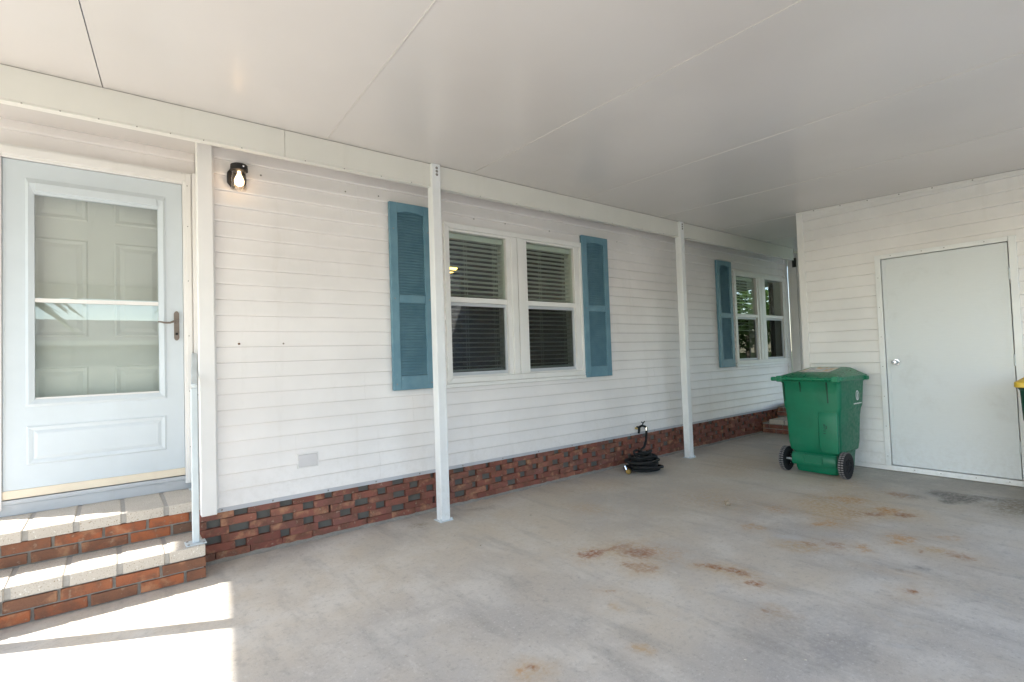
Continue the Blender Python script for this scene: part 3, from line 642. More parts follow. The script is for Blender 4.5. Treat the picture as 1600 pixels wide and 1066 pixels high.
# frame, sill
fr = MB(); fr.box((.4115, .505, .44), (.470, .575, 2.70)); fr.box((-.60, .505, .44), (-.5325, .575, 2.70)); fr.box((-.5325, .505, 2.614), (.4115, .575, 2.70))
obj('door_frame', fr, 'trim', sd, bevel=.004)
fr = MB(); fr.box((.430, .494, .45), (.462, .5045, 2.69)); fr.box((-.59, .494, 2.63), (.4295, .5045, 2.684)); obj('frame_moulding', fr, 'trim', sd, bevel=.003)
obj('frame_closer_strip', mbox((.4705, .49, .62), (.4975, .574, 2.70)), 'trim', sd, bevel=.003)
obj('threshold', mbox((-.60, .520, .466), (.470, .60, .494)), 'sill', sd, bevel=.004)
obj('sill_plate', mbox((-.60, .528, .398), (.486, .60, .4655)), 'sill', sd, bevel=.003)
screws(sd, [(.441, .494, z) for z in (.7, 1.1, 1.5, 1.9, 2.3, 2.6)], (0, -1, 0), .004)
# inner six-panel door
idr = empty('inner_door', (-.06, .63, .5), parent=house); idr['label'] = 'six panel entry door behind the storm door glass'
obj('door_slab', mbox((-.53, .63, .495), (.41, .67, 2.61)), 'inner_door', idr)
for xa, xb in ((-.405, -.125), (.015, .290)):
    for za, zb in ((2.285, 2.52), (1.50, 2.155), (.66, 1.30)):
        mould(xa, xb, za, zb, .03, .6298, .007, 'inner_door', 'panel_moulding', idr)
        obj('door_panel', MB().loft([[(xa + .032, .6296, za + .032), (xb - .032, .6296, za + .032), (xb - .032, .6296, zb - .032), (xa + .032, .6296, zb - .032)], [(xa + .06, .6235, za + .06), (xb - .06, .6235, za + .06), (xb - .06, .6235, zb - .06), (xa + .06, .6235, zb - .06)]], False), 'inner_door', idr)

# ------------------------------------------------------------------ brick steps
BS = brick_set('brick_step', 7, 40)
def paver_mesh(seed):
    r = random.Random(seed); bm = bmesh.new(); bmesh.ops.create_cube(bm, size=1.0)
    bmesh.ops.bevel(bm, geom=[e for e in bm.edges], offset=.02, segments=2, affect='EDGES')
    for v in bm.verts: v.co += Vector((r.uniform(-.006, .006), r.uniform(-.006, .006), r.uniform(-.01, .01)))
    me = bpy.data.meshes.new('paver'); bm.to_mesh(me); bm.free(); me.materials.append(M['paver']); return me
PV = [paver_mesh(k) for k in range(4)]
st = empty('brick_steps', (-.1, .1, 0), 'two brick steps with cream paver treads below the storm door', 'steps')
X0, X1L, X1U = -1.05, .440, .478
core = MB(); core.box((X0, -.236, 0), (X1L - .012, .54, .150)); core.box((X0, .088, .150), (X1U - .006, .56, .348))
obj('mortar_core', core, 'mortar', st)
def step_bricks(xr, y, z0, joints_top, joints_bot, x_end):
    for row, js in ((0, joints_bot), (1, joints_top)):
        z = z0 + .006 + row * .0665
        ed = [X0] + [j for j in js] + [x_end + .004]
        for a, b in zip(ed[:-1], ed[1:]):
            g = .0075
            inst(RNG.choice(BS), 'brick', ((a + b) / 2, y + .045 + RNG.uniform(-.002, .002), z + .029), (b - a - 2 * g, .098, .056), st)
step_bricks(0, -.245, 0, [-.88, -.66, -.444, -.227, 0.0, .215], [-.78, -.56, -.33, -.104, .113, .333], X1L)
step_bricks(0, .080, .205, [-.92, -.70, -.49, -.271, -.046, .168, .392], [-.81, -.59, -.372, -.154, .076, .291], X1U)
# end bricks on the right-hand side of the lower step
for row in (0, 1):
    for a, b in (((-.135, .06), (.075, .27)) if row else ((-.14, -.04), (-.025, .17))):
        o = inst(RNG.choice(BS), 'brick', (X1L - .035, (a + b) / 2, .035 + row * .0665), (b - a, .085, .056), st); o.rotation_euler = (0, 0, math.pi / 2)
def pavers(y0, y1, z0, z1, js, x_end):
    ed = [X0] + js + [x_end]
    for a, b in zip(ed[:-1], ed[1:]):
        inst(RNG.choice(PV), 'paver', ((a + b) / 2, (y0 + y1) / 2 + RNG.uniform(-.003, .003), (z0 + z1) / 2), (b - a - .022, y1 - y0, z1 - z0), st)
    obj('tread_mortar', mbox((X0, y0 + .010, z0 + .003), (x_end - .012, y1, z1 - .0035)), 'tread_mortar', st)
pavers(-.262, .095, .140, .203, [-.85, -.637, -.422, -.198, .026, .243], X1L + .006)
pavers(.062, .527, .338, .400, [-.83, -.61, -.388, -.17, .048, .264], X1U)

hr = empty('handrail', (.42, .1, .2), 'galvanised steel handrail standing on the front steps', 'handrail')
def sq_tube(p, q, w, mat, nm, par, d=None):
    p, q = Vector(p), Vector(q); ax = (q - p).normalized(); sx = Vector((1, 0, 0)); sx = (sx - ax * sx.dot(ax)).normalized(); sy = ax.cross(sx); h = w / 2; e = (d or w) / 2
    return obj(nm, MB().loft([[c_ + sx * a * h + sy * b * e for a, b in ((-1, -1), (1, -1), (1, 1), (-1, 1))] for c_ in (p, q)]), mat, par, bevel=.004)
fp = sq_tube((.394, -.185, .209), (.394, -.185, 1.140), .036, 'galv', 'rail_post', hr)
bp = sq_tube((.470, .470, .404), (.470, .470, 1.345), .032, 'galv', 'rail_post', hr)
sq_tube((.393, -.215, 1.158), (.471, .485, 1.365), .034, 'galv', 'top_rail', hr, .02)
obj('base_plate', mbox((.338, -.238, .204), (.446, -.135, .2095)), 'galv', fp, bevel=.002)
obj('base_plate', mbox((.425, .43, .4005), (.476, .512, .406)), 'galv', bp, bevel=.002)
screws(fp, [(.352, -.222, .2095), (.352, -.150, .2095), (.432, -.222, .2095), (.432, -.150, .2095)], (0, 0, 1), .008, 'bolt')
screws(fp, [(.412, -.185, 1.10)], (1, 0, 0), .007, 'bolt')

bs = empty('brick_steps', (8.3, -.6, 0), 'low brick steps with cream treads at the far end of the passage', 'steps')
obj('mortar_core', MB().box((7.81, -1.20, 0), (8.88, -.015, .150)).box((8.32, -1.2, .15), (8.88, -.015, .345)), 'mortar', bs)
for xx, zb in ((7.80, .006), (8.31, .21)):
    for row in range(2):
        y = -.02 if row else -.12
        yy = -.012
        while yy > -1.18:
            b = max(yy - (.2 if not (row and yy == -.012) else .1), -1.2)
            o = inst(RNG.choice(BK), 'brick', (xx + .045, (yy + b) / 2, zb + row * .0665 + .029), (abs(yy - b) - .012, .095, .056), bs); o.rotation_euler = (0, 0, math.pi / 2); yy = b
for xx, x2, za, zb in ((7.785, 8.32, .145, .206), (8.295, 8.86, .348, .412)):
    yy = -.12
    for w in (.225, .225, .225, .225, .2):
        inst(RNG.choice(PV), 'paver', ((xx + x2) / 2, yy - w / 2, (za + zb) / 2), (x2 - xx, w - .02, zb - za), bs); yy -= w
    obj('tread_mortar', mbox((xx + .01, -1.2, za + .004), (x2 - .002, -.12, zb - .008)), 'mortar', bs)
pv = tag(obj('wall_vent', MB().box((8.872, -.165, 2.60), (8.893, -.105, 2.75)).box((8.862, -.155, 2.615), (8.8715, -.115, 2.735)), 'black', None, bevel=.004), 'small dark vent box under the ceiling at the passage end', 'vent')

# ------------------------------------------------------------------ carport
cp_ = empty('carport', (3.0, -3.0, 0), 'white aluminium carport with flat panel ceiling on square posts', 'carport')
seams = [(-3.287, -3.785), (-2.47, -2.95), (-1.25, -1.70), (-.030, -.45), (1.206, .84), (2.428, 2.215), (3.762, 3.565), (5.035, 4.88), (6.27, 6.17), (7.52, 7.45), (8.77, 8.73), (10.02, 10.0), (11.3, 11.3), (12.6, 12.6)]
YA, YB = -.27, -5.6
for (a0, a1), (b0, b1) in zip(seams[:-1], seams[1:]):
    g = .0018
    poly = [(a0 + g, YA, ceil_z(YA)), (b0 - g, YA, ceil_z(YA)), (b1 - g, YB, ceil_z(YB)), (a1 + g, YB, ceil_z(YB))]
    pn = obj('ceiling_panel', MB().prism(poly, (0, 0, .075)), 'ceiling', cp_)
    lip = [(b0 - .007, YA, ceil_z(YA) - .0042), (b0 - g, YA, ceil_z(YA) - .0042), (b1 - g, YB, ceil_z(YB) - .0042), (b1 - .007, YB, ceil_z(YB) - .0042)]
    obj('panel_lip', MB().prism(lip, (0, 0, .0041)), 'ceiling', pn)
obj('seam_backing', MB().prism([(-3.25, YA, ceil_z(YA) + .012), (12.55, YA, ceil_z(YA) + .012), (12.55, YB, ceil_z(YB) + .012), (-3.7, YB, ceil_z(YB) + .012)], (0, 0, .004)), 'sill', cp_) if False else None
# roof over the entry and side porch, reaching the house
pr = MB().prism([(-3.287, YA + .004, ceil_z(YA)), (-3.075, 2.0, ceil_z(2.0)), (-.86, 2.0, ceil_z(2.0)), (-.86, .66, ceil_z(.66)), (12.6, .66, ceil_z(.66)), (12.6, YA + .004, ceil_z(YA))], (0, 0, .075))
obj('ceiling_panel', pr, 'ceiling', cp_)
BZ0 = 2.652
def beam(x0, x1, yc, nm='beam'):
    z1 = ceil_z(yc) - .004
    mb = MB().prism([(x0, yc - .022, BZ0 + .012), (x0, yc - .026, BZ0 + .010), (x0, yc - .026, BZ0), (x0, yc + .022, BZ0), (x0, yc + .022, z1), (x0, yc - .022, z1)], (x1 - x0, 0, 0))
    return obj(nm, mb, 'beam', cp_, bevel=.0025)
PY = -.272
b1 = beam(-.775, .92, PY); b2 = beam(.922, 2.019, PY); b3 = beam(2.097, 5.399, PY); b4 = beam(5.477, 8.50, PY)
beam(-3.2, -.853, PY)
R3 = random.Random(9)
screws(b1, [(x, PY - .026, BZ0 + .005) for x in (-.36, -.21, -.05, .12, .28, .45, .66)], (0, -1, 0), .004)
screws(b2, [(x, PY - .026, BZ0 + .005) for x in (1.05, 1.32, 1.6, 1.85)], (0, -1, 0), .004)
screws(b3, [(x, PY - .026, BZ0 + .005) for x in (2.5, 2.9, 3.3, 3.7, 4.2, 4.7, 5.1)], (0, -1, 0), .004)
def post(x, y, zt, vis=True):
    w = .039
    p = MB().box((x - w, y - w, .004), (x + w, y + w, zt))
    po = obj('post', p, 'post', cp_, bevel=.004)
    if vis:
        # shallow grooves read as raised edge strips
        for s in (-1, 1): obj('edge_rib', mbox((x + s * (w - .010) - .0035, y - w - .0022, .05), (x + s * (w - .010) + .0035, y - w - .0004, zt - .01)), 'post', po)
        obj('base_flange', MB().box((x - w - .018, y - w - .014, .0005), (x + w + .018, y + w + .014, .006)), 'galv', po)
        for s in (-1, 1): obj('anchor_bolt', MB().lathe([(.0001, .016), (.009, .015), (.010, .0)], (x + s * (w + .009), y - w - .003, .006), 'Z', 8), 'galv', po)
    return po
p2 = post(2.058, PY - .012, ceil_z(PY) - .003); p3 = post(5.438, PY - .012, ceil_z(PY) - .003); post(-.814, PY - .012, ceil_z(PY) - .003, True)
for pp, x in ((p2, 2.058), (p3, 5.438)):
    for dz in (.035, .062, .089):
        obj('bolt', MB().lathe([(.0001, -.005), (.009, -.004), (.0115, 0)], (x + .006, PY - .0515, ceil_z(PY) - dz - .002), 'Y', 12), 'screw', pp, True)
# front line, behind the camera
obj('beam', mbox((-3.7, -5.58, 2.42), (12.6, -5.52, ceil_z(-5.6) - .003)), 'beam', cp_)
for x in (-3.4, 1.15, 4.9): post(x, -5.55, 2.419)

# ------------------------------------------------------------------ shed
SX = 6.173
sh = empty('storage_shed', (7.2, -3.4, 0), 'white clapboard storage shed with plain flush door under the carport', 'shed')
SY0, SY1 = -1.33, -5.5
DH = (2.075, 3.092, .0, 2.175)          # u = -y
zt = ceil_z(-1.4)
siding(sh, (SX, 0, 0), (0, -1, 0), (-1, 0, 0), 1.395, 6.6, .055, ceil_z(-3.3) - .0, .1145, [(2.075, 3.092, .0, 2.17)], lambda k: [3.9 + (k // 2 % 3) * .35], 'vinyl_shed')
siding(sh, (SX, 0, 0), (0, -1, 0), (-1, 0, 0), 1.395, 3.2, ceil_z(-3.3), ceil_z(-1.4) - .02, .1145, [], lambda k: [], 'vinyl_shed') if False else None
core = MB(); core.box((SX + .012, -1.36, 0), (8.6, -2.07, 2.79)); core.box((SX + .012, -3.095, 0), (8.6, -6.6, 2.58)); core.box((SX + .06, -2.07, 0), (8.6, -3.095, 2.72)); core.box((SX + .012, -2.07, 2.172), (SX + .06, -3.095, 2.72))
obj('shed_core', core, 'trim', sh)
obj('top_infill', MB().prism([(SX - .006, -1.395, ceil_z(-3.3) - .004), (SX - .006, -3.30, ceil_z(-3.3) - .004), (SX - .006, -1.395, ceil_z(-1.395) - .001)], (.02, 0, 0)), 'vinyl_shed', sh)
obj('corner_trim', MB().box((SX - .022, -1.396, 0.02), (SX + .012, -1.328, ceil_z(-1.33) - .002)), 'trim', sh, bevel=.004)
obj('corner_return', MB().box((SX + .0125, -1.3585, 0.02), (SX + .09, -1.330, ceil_z(-1.33) - .002)), 'trim', sh)
tf = MB().prism([(SX - .026, -1.40, ceil_z(-1.40) - .030), (SX - .026, -5.3, ceil_z(-5.3) - .030), (SX - .026, -5.3, ceil_z(-5.3) - .002), (SX - .026, -1.40, ceil_z(-1.40) - .002)], (.034, 0, 0))
tfo = obj('top_flashing', tf, 'trim', sh)
screws(tfo, [(SX - .026, y, ceil_z(y) - .014) for y in (-1.52, -1.78, -2.03, -2.30, -2.56, -2.85, -3.2, -3.5)], (-1, 0, 0), .006)
bf = obj('base_flashing', mbox((SX - .022, -6.6, .012), (SX + .01, -1.40, .054)), 'trim', sh)
obj('base_mortar', mbox((SX - .008, -6.6, .0005), (SX + .06, -1.37, .0118)), 'mortar', sh)
dr = empty('shed_door', (SX, -2.58, .06), parent=sh); dr['label'] = 'plain white flush shed door with round knob'
t = NT('shed_door_skin', .36, .45); v_ = t.vmap(sc=(1, 3, 60)); gr = t.noise(3.0, 4, .6, t.vmap(sc=(1, 6, 90)))
dc = t.mix(gr, (.63, .665, .69), (.70, .73, .75)); dc = t.mix(t.ramp(t.noise(2.0, 6, .7), .52, .75, 0, .28), dc, (.42, .42, .41)); dc = t.mix(t.ramp(t.noise(24, 6, .75), .70, .76, 0, .35), dc, (.30, .28, .25))
sx = t.n.new('ShaderNodeSeparateXYZ'); t.l.new(t.coords(), sx.inputs[0])
low = t.ramp(t.math('ADD', sx.outputs['Z'], t.math('MULTIPLY', t.noise(4.0, 5, .7), .5)), .85, .25)
dc = t.mix(t.math('MULTIPLY', t.math('MULTIPLY', low, t.ramp(t.noise(26, 6, .75), .40, .66)), .16), dc, (.36, .32, .26)); t.color(dc); t.bump(gr, .10, .0015); M['shed_door'] = t.m
obj('door_skin', mbox((SX - .012, -3.047, .068), (SX + .03, -2.118, 2.130)), 'shed_door', dr, bevel=.003)
e_ = MB(); e_.box((SX - .0165, -2.150, .07), (SX - .0122, -2.119, 2.128)); e_.box((SX - .0165, -3.046, .07), (SX - .0122, -3.008, 2.128))
obj('edge_strip', e_, 'shed_door', dr)
f_ = MB(); f_.box((SX - .026, -2.112, .055), (SX + .02, -2.062, 2.180)); f_.box((SX - .026, -3.105, .055), (SX + .02, -3.054, 2.180)); f_.box((SX - .026, -3.0535, 2.136), (SX + .02, -2.1125, 2.180)); f_.box((SX - .030, -3.0535, .014), (SX + .02, -2.1125, .062))
fo = obj('door_frame', f_, 'post', dr, bevel=.003)
screws(fo, [(SX - .026, -2.085, z) for z in (.15, .45, .75, 1.05, 1.35, 1.65, 1.95)] + [(SX - .026, y, 2.160) for y in (-2.2, -2.45, -2.62, -2.9)] + [(SX - .030, y, .04) for y in (-2.3, -2.5, -2.75, -2.97)], (-1, 0, 0), .0045)
kb = obj('knob', MB().lathe([(.0001, -.066), (.016, -.064), (.026, -.052), (.027, -.042), (.018, -.030), (.011, -.024), (.011, -.010), (.030, -.008), (.033, 0)], (SX - .0125, -2.195, 1.092), 'X', 24), 'chrome', dr, True)
for z in (.35, 1.1, 1.85):
    obj('hinge', MB().lathe([(.0001, -.05), (.007, -.05), (.007, .05), (.0001, .05)], (SX - .022, -3.0505, z), 'Z', 10), 'galv', dr, True)

# ------------------------------------------------------------------ wall light by the entry
wl_ = empty('wall_light', (.675, -.012, 2.45), 'black jar light glowing on the siding beside the entry', 'light')
lx, lz = .675, 2.545
obj('back_plate', MB().prism([(lx + .062 * math.cos(a), -.006, lz + .085 * math.sin(a)) for a in [2 * math.pi * (i + .5) / 8 for i in range(8)]], (0, -.03, 0)), 'black', wl_, bevel=.006)
obj('lamp_cap', MB().lathe([(.0001, .075), (.04, .075), (.052, .068), (.054, .03), (.050, .028), (.0001, .028)], (lx + .004, -.092, lz), 'Z', 20), 'black', wl_, True)
obj('cap_arm', mbox((lx - .025, -.09, lz + .032), (lx + .033, -.034, lz + .066)), 'black', wl_, bevel=.006)
obj('glass_jar', MB().lathe([(.042, .03), (.044, .0), (.048, -.03), (.046, -.06), (.047, -.085), (.040, -.098), (.0001, -.10)], (lx + .004, -.092, lz), 'Z', 20), 'jar', wl_, True)
obj('bulb', MB().lathe([(.010, .028), (.012, .008), (.022, -.012), (.030, -.036), (.027, -.058), (.014, -.070), (.0001, -.073)], (lx + .004, -.092, lz), 'Z', 18), 'bulb', wl_, True)
obj('thumb_screw', MB().lathe([(.0001, -.008), (.006, -.006), (.006, 0)], (lx + .02, -.145, lz + .05), 'Y', 8), 'chrome', wl_)

# ------------------------------------------------------------------ spigot and hose
sp_ = empty('garden_tap', (4.80, -.05, .40), 'brass garden tap with black splitter above the brick base', 'tap')
obj('pipe', MB().tube([(4.80, .03, .395), (4.80, -.045, .395), (4.80, -.062, .390)], .012, 10), 'brass', sp_, True)
obj('splitter', MB().tube([(4.80, -.055, .34), (4.80, -.062, .375), (4.80, -.066, .415)], [.013, .015, .013], 10).tube([(4.80, -.064, .41), (4.84, -.072, .425), (4.885, -.082, .412), (4.90, -.088, .392)], .0135, 10).tube([(4.80, -.064, .41), (4.765, -.06, .418)], .009, 8), 'black', sp_, True)
obj('tap_handle', MB().tube([(4.845, -.075, .425), (4.85, -.082, .456)], .006, 8).tube([(4.822, -.084, .470), (4.85, -.084, .455), (4.878, -.084, .472)], .0065, 8), 'black', sp_, True)
hz = empty('garden_hose', (4.52, -.36, 0), 'black fabric garden hose coiled on the floor below the tap', 'hose')
hp = []; RH = random.Random(5); turns = 15; N = turns * 22
for i in range(N):
    f = i / (N - 1); a = f * turns * 2 * math.pi + 1.0
    layer = f * 5.0; k = layer % 1.0
    R_ = .185 * math.sqrt(max(.22, 1 - (layer / 5.9) ** 2)) + .022 * math.sin(a * .37 + 1.3) + .018 * math.sin(a * 1.13)
    R_ *= 1 + .10 * math.sin(f * 40)
    z = .014 + .033 * layer + .014 * math.sin(a * .5 + f * 9) + .016 * (1 + math.sin(a * .83)) * min(1, layer)
    z += .022 * math.sin(a + 2.1 * math.floor(f * turns)) * min(1, layer * .7)
    R_ *= (1.0, .86, .96, .74, .95, .99, .66)[int(f * turns) % 7] * (1 - .15 * (f > .8))
    ox, oy = .03 * math.sin(f * 23), .026 * math.cos(f * 17)
    hp.append((4.50 + ox + R_ * math.cos(a) * .94, -.34 + oy + R_ * math.sin(a) * .78, max(.0135, z)))
last = Vector(hp[-1])
for q in ((4.66, -.27, .22), (4.78, -.20, .235), (4.86, -.125, .27), (4.90, -.095, .33), (4.90, -.088, .392)):
    pass
ext = [last, Vector((4.60, -.24, .20)), Vector((4.74, -.17, .205)), Vector((4.84, -.12, .25)), Vector((4.892, -.093, .33)), Vector((4.90, -.088, .395))]
for a, b, c_, d_ in zip([ext[0]] + ext[:-2], ext[:-1], ext[1:], ext[2:] + [ext[-1]]):
    for s in range(1, 8):
        u = s / 7; hp.append(tuple(.5 * ((2 * b) + (c_ - a) * u + (2 * a - 5 * b + 4 * c_ - d_) * u * u + (3 * b - a - 3 * c_ + d_) * u ** 3)))
obj('hose_tube', MB().tube(hp, .0135, 7), 'hose', hz, True, auto=80)
obj('hose_coupling', MB().tube([(4.898, -.090, .365), (4.90, -.088, .402)], .017, 12), 'chrome', hz, True)
nz = empty('nozzle', (4.29, -.30, .02), parent=hz)
obj('nozzle_ring', MB().tube([(4.25, -.335, .03), (4.285, -.318, .034)], [.026, .026], 14), 'brass', nz, True)
obj('nozzle_body', MB().tube([(4.286, -.318, .034), (4.315, -.30, .036), (4.34, -.285, .036), (4.37, -.27, .034)], [.022, .028, .026, .016], 14), 'hose', nz, True)
obj('nozzle_valve', MB().tube([(4.262, -.30, .045), (4.255, -.285, .085)], [.016, .014], 12), 'chrome', nz, True)

# ------------------------------------------------------------------ wheeled bins (built facing -x with wheels towards the camera)
def rrect(cx, cy, hx, hy, r, z, n=4):
    out = []
    for sx, sy, a0 in ((1, 1, 0), (-1, 1, 90), (-1, -1, 180), (1, -1, 270)):
        for i in range(n + 1):
            a = math.radians(a0 + 90 * i / n); out.append((cx + sx * (hx - r) + r * math.cos(a), cy + sy * (hy - r) + r * math.sin(a), z))
    return out
def make_bin(name, label, body, lid, dark, group, grip=True):
    b = empty(name, (0, 0, 0), label, 'bin', group)
    #      z    back   front  halfwidth
    S = [(.012, -.235, .175, .190), (.05, -.245, .185, .200), (.165, -.250, .195, .206), (.215, -.262, .200, .212), (.232, -.272, .203, .236), (.30, -.280, .212, .246), (.50, -.288, .235, .251), (.575, -.290, .243, .253), (.64, -.290, .250, .262), (.668, -.292, .254, .273), (.80, -.298, .272, .277), (.905, -.302, .286, .280), (.925, -.312, .300, .290), (.945, -.312, .300, .290)]
    rings = [rrect((q + p) / 2, 0, (q - p) / 2, w, .045, z) for z, p, q, w in S]
    rings += [rrect(-.006, 0, .285, .272, .04, .945), rrect(-.006, 0, .26, .25, .04, .70)]
    bo_ = obj('bin_body', MB().loft(rings, True, True), body, b, True, bevel=0, auto=28)
    # axle ledge across the back with the tipping recess
    ld = MB().loft([rrect(-.262, 0, .022, .205, .012, .085), rrect(-.266, 0, .026, .210, .012, .10), rrect(-.266, 0, .026, .210, .012, .175), rrect(-.256, 0, .014, .208, .010, .205)])
    obj('axle_ledge', ld, body, bo_, True)
    rc = MB(); rc.box((-.302, -.088, .105), (-.293, .088, .118)); rc.box((-.302, -.088, .182), (-.293, .088, .195)); rc.box((-.302, -.088, .118), (-.293, -.076, .182)); rc.box((-.302, .076, .118), (-.293, .088, .182))
    rc.box((-.2955, -.0755, .1185), (-.2935, .0755, .1815))
    obj('lift_pocket', rc, body, bo_, bevel=.003)
    # raised wheel-arch panel on one side of the back
    obj('arch_panel', MB().loft([rrect(-.278, -.155, .020, .085, .015, .235), rrect(-.284, -.155, .022, .088, .015, .30), rrect(-.292, -.158, .018, .090, .015, .58), rrect(-.288, -.158, .006, .08, .005, .63)]), body, bo_, True)
    # gussets below the rim
    for y, ln_ in ((.245, .20), (.085, .10), (-.165, .20)):
        pts = [(-.318, y, .922), (-.314, y, .90), (-.305, y, .92 - ln_ * .5), (-.2995, y, .92 - ln_), (-.290, y, .92 - ln_), (-.292, y, .922)]
        obj('gusset', MB().prism([(px, py - .005, pz) for px, py, pz in pts], (0, .010, 0)), dark, bo_)
    # lid with raised crown
    L = [rrect(-.008, 0, .322, .304, .045, .932), rrect(-.008, 0, .328, .310, .045, .938), rrect(-.008, 0, .326, .308, .045, .974), rrect(-.006, 0, .308, .292, .045, .984), [(x, y, z + .10 * (x + .22)) for x, y, z in rrect(.0, 0, .215, .205, .05, 1.008)], [(x, y, z + .11 * (x + .22)) for x, y, z in rrect(.0, 0, .19, .18, .05, 1.011)]]
    li = obj('lid', MB().loft(L), lid, b, True, auto=25)
    for y in ((-.262, .262) if grip else (.262,)): obj('hinge_boss', MB().box((-.372, y - .028, .925), (-.312, y + .028, .985)), lid, li, bevel=.008)
    obj('grip_bar', MB().tube([(-.352, -.245, .955), (-.352, .30, .955)], .017, 12), lid, li, True)
    if grip: obj('grip_end', MB().box((-.378, .285, .932), (-.325, .345, .974)), lid, li, bevel=.012)
    obj('front_lip', MB().box((.300, -.11, .928), (.340, .11, .966)), lid, li, bevel=.008)
    if grip: obj('side_lug', MB().box((.20, -.335, .925), (.255, -.295, .965)), lid, li, bevel=.006)
    # wheels
    for y in (-.278, .278):
        w = empty('wheel', (-.252, y, .125), parent=b)
        s = 1 if y > 0 else -1
        tm = MB().lathe([(.070, -.022), (.108, -.026), (.122, -.022), (.125, -.008), (.125, .008), (.122, .022), (.108, .026), (.070, .022)], (-.252, y, .125), 'Y', 40)
        obj('tyre', tm, 'tyre', w, True)
        tk = MB()
        for i in range(34):
            a = 2 * math.pi * i / 34; ca, sa = math.cos(a), math.sin(a); tx, tz = -sa, ca
            cpt = Vector((-.252 + .1245 * ca, y, .125 + .1245 * sa)); e = Vector((tx, 0, tz)) * .0058; rr_ = Vector((ca, 0, sa)) * .0022
            for y0, y1 in ((-.022, -.003), (.003, .022)):
                k = [cpt - e + Vector((0, y0, 0)) - rr_, cpt + e + Vector((0, y0, 0)) - rr_, cpt + e + Vector((0, y1, 0)) - rr_, cpt - e + Vector((0, y1, 0)) - rr_]
                tk.loft([k, [p + rr_ * 2 for p in k]])
        obj('tread_block', tk, 'tread', w)
        rm = MB().lathe([(.0001, s * .030), (.018, s * .030), (.020, s * .018), (.060, s * .014), (.070, s * .020), (.071, 0), (.0001, 0)], (-.252, y, .125), 'Y', 24)
        for i in range(6):
            a = 2 * math.pi * i / 6; d = Vector((math.cos(a), 0, math.sin(a))); p_ = Vector((-d.z, 0, d.x)) * .006; c0 = Vector((-.252, y, .125)) + Vector((0, s * .0135, 0))
            rm.prism([c0 + d * .018 - p_, c0 + d * .066 - p_, c0 + d * .066 + p_, c0 + d * .018 + p_], (0, s * .008, 0))
        obj('rim', rm, 'tyre', w)
    obj('axle', MB().tube([(-.252, -.30, .125), (-.252, .30, .125)], .010, 10), 'galv', b, True)
    return b
bin1 = make_bin('wheeled_bin', 'green wheeled bin with green lid standing in front of the shed', 'bin_green', 'bin_lid', 'bin_dark', 'wheeled bins')
# printing on the side, worn stamp on the back, sticker on the lid (all local to the bin)
def side_y(x, z): return -.2796
emb = MB()
for i in range(28):
    a, b_ = 2 * math.pi * i / 28, 2 * math.pi * (i + 1) / 28
    for r_a, r_b in ((.040, .030),):
        emb.quad(*[(.085 + rx * math.cos(an), -.2805 - .003 * (1 - (.78 - .72) / .2), .775 + rx * 1.25 * math.sin(an)) for rx, an in ((r_a, a), (r_a, b_), (r_b, b_), (r_b, a))])
emb.quad((.075, -.2825, .740), (.090, -.2825, .738), (.098, -.2825, .80), (.083, -.2825, .812)); emb.quad((.066, -.2825, .748), (.073, -.2825, .746), (.080, -.2825, .79), (.072, -.2825, .80))
emo = obj('emblem', emb, 'white', bin1)
tx_ = MB(); RT = random.Random(3); xx = -.005
while xx < .175:
    w_ = RT.uniform(.006, .011); hh = .013 if RT.random() < .3 else .010
    tx_.box((xx, -.2825, .690), (xx + w_, -.2800, .690 + hh)); xx += w_ + .003
obj('side_lettering', tx_, 'white', bin1)
st_ = MB()
for i, (y0, y1, z0, z1) in enumerate(((-.132, -.118, .50, .512), (-.128, -.124, .478, .50), (-.140, -.126, .465, .472), (-.136, -.118, .445, .452), (-.150, -.143, .47, .50), (-.138, -.116, .42, .426))):
    st_.box((-.3122, y0, z0), (-.3095, y1, z1))
obj('stamped_mark', st_, 'bin_dark', bin1)
obj('lid_sticker', MB().quad(*[(x, y, 1.0118 + .11 * (x + .22)) for x, y in ((-.16, -.14), (.15, -.12), (.15, .15), (-.16, .165))]), 'sticker', bin1)
bin1.location = (5.785, -1.655, 0); bin1.rotation_euler = (0, 0, math.radians(-2.0))
bin2 = make_bin('wheeled_bin', 'dark green wheeled bin with yellow lid at the right edge', 'bin_dark', 'bin_yellow', 'black', 'wheeled bins', False)
bin2.location = (5.80, -3.405, 0); bin2.rotation_euler = (0, 0, math.radians(183)); bin2.scale = (.97, .97, .97)

# ------------------------------------------------------------------ litter on the slab
lf = tag(obj('dry_leaf', MB().loft([[(3.925, -1.60, .001), (3.95, -1.618, .001), (3.985, -1.60, .001), (3.96, -1.575, .001)], [(3.918, -1.605, .022), (3.955, -1.63, .014), (3.99, -1.592, .030), (3.955, -1.568, .034)], [(3.94, -1.60, .030), (3.955, -1.61, .040), (3.97, -1.598, .048), (3.955, -1.585, .038)]]), painted('dead_leaf', (.34, .27, .19), .8, .3, (.08, .05, .03), .5, 60), None), 'curled dry leaf lying alone on the concrete', 'leaf')
gr = MB(); RG = random.Random(8)
for i in range(70):
    x, y = RG.uniform(.6, 4.2), RG.uniform(-3.2, -.5); s = RG.uniform(.0018, .0045)
    gr.box((x - s, y - s, .0002), (x + s * RG.uniform(.5, 2), y + s, s * .9))
go = obj('grit', gr, 'paver', None); go['kind'] = 'stuff'; go['label'] = 'tiny pale grit scattered over the concrete'; go['category'] = 'grit'

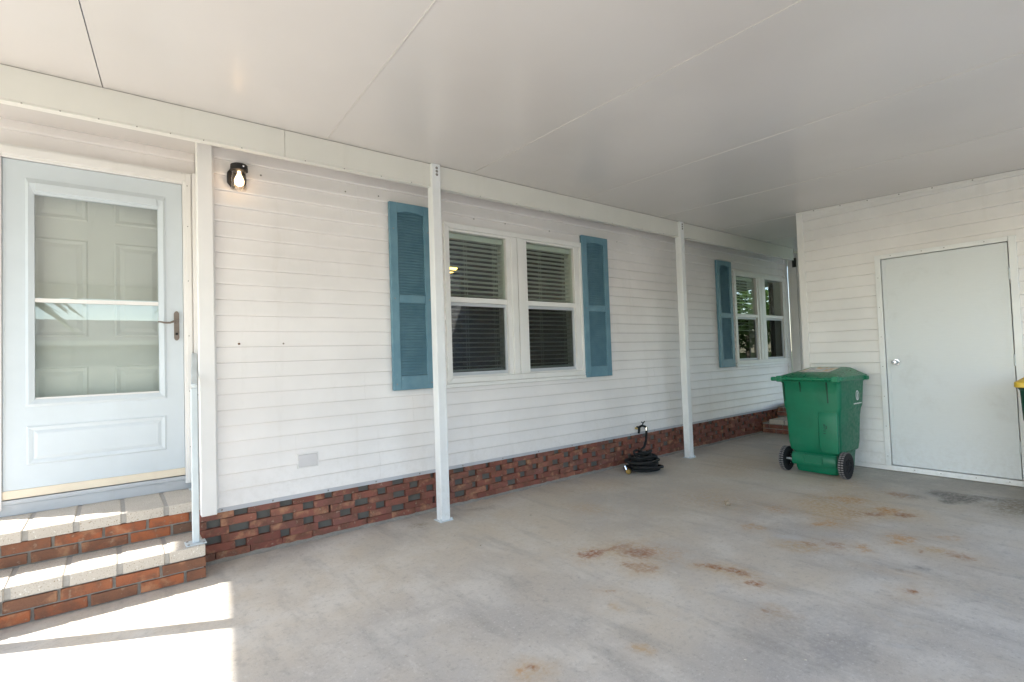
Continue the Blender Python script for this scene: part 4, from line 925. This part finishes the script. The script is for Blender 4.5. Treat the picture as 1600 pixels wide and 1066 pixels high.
# ------------------------------------------------------------------ what stands across the road (seen in the glass)
def leaf_cloud(c_, rx, ry, rz, n, size, seed):
    r = random.Random(seed); mb = MB()
    for i in range(n):
        while True:
            p = Vector((r.uniform(-1, 1), r.uniform(-1, 1), r.uniform(-1, 1)))
            if .25 < p.length < 1: break
        q = Vector(c_) + Vector((p.x * rx, p.y * ry, p.z * rz)); q += Vector((r.gauss(0, .12), r.gauss(0, .12), r.gauss(0, .12)))
        a = Vector((r.gauss(0, 1), r.gauss(0, 1), r.gauss(0, .5))).normalized(); b = a.cross(Vector((r.gauss(0, 1), r.gauss(0, 1), r.gauss(0, 1)))).normalized(); s = size * r.uniform(.6, 1.3)
        mb.quad(q - a * s, q + b * s * .5, q + a * s, q - b * s * .5)
    return mb
def tree(x, y, h, rad, label, seed):
    e = empty('shade_tree', (x, y, -.06), label, 'tree', 'trees beyond the carport')
    obj('trunk', MB().tube([(x, y, -.06), (x + .1, y, h * .3), (x - .05, y + .1, h * .6)], [.16, .12, .07], 8), 'bark', e, True)
    obj('crown', leaf_cloud((x, y, h * .66), rad, rad, h * .36, 1400, .16, seed), 'leaf', e)
tree(24, -8.5, 4.1, 2.3, 'leafy tree mirrored in the far window, nearer the road', 1)
tree(27, -6.0, 4.4, 2.5, 'leafy tree mirrored in the far window, nearer the house', 2)
tree(30, -12.5, 5.0, 2.7, 'leafy tree mirrored in the far window, tallest of them', 3)
def palm(x, y, h, label, seed):
    r = random.Random(seed); e = empty('palm_tree', (x, y, -.06), label, 'palm', 'palms across the road')
    obj('trunk', MB().tube([(x, y, -.06), (x + .08, y, h * .5), (x + .15, y + .05, h)], [.17, .13, .11], 10), 'bark', e, True)
    mb = MB(); top = Vector((x + .15, y + .05, h))
    for i in range(22):
        a = i * 2.4 + r.uniform(-.2, .2); el = r.uniform(-.2, 1.0); d = Vector((math.cos(a), math.sin(a), 0)); side = Vector((-d.y, d.x, 0)); prev = top
        for s in range(9):
            f = (s + 1) / 9; p = top + d * 1.9 * f + Vector((0, 0, (math.sin(el) * 1.5) * f - 1.3 * f * f)); ln_ = .42 * math.sin(math.pi * min(.95, f * .9 + .1))
            for sg in (-1, 1): mb.quad(prev, p, p + side * sg * ln_ + d * .16 - Vector((0, 0, .18)), prev + side * sg * ln_ * .9 + d * .06 - Vector((0, 0, .16)))
            prev = p
    obj('fronds', mb, 'leaf', e)
palm(-2.7, -12.2, 3.6, 'palm mirrored in the storm door glass, left of the bar', 4)
palm(3.4, -25.0, 5.2, 'palm mirrored in the storm door glass, farther off', 6)
nb = empty('neighbour_house', (2, -28, -.06), 'pale sage house across the road, mirrored in the glass', 'house')
obj('wall', mbox((-7, -36, -.06), (13, -27, 2.7)), 'sage', nb)
obj('roof', MB().prism([(-7.5, -26.4, 2.65), (-7.5, -31.5, 4.1), (-7.5, -36.6, 2.65)], (21, 0, 0)), 'shingle', nb)
obj('fascia', mbox((-7.5, -26.42, 2.5), (13.5, -26.36, 2.72)), 'sage', nb)
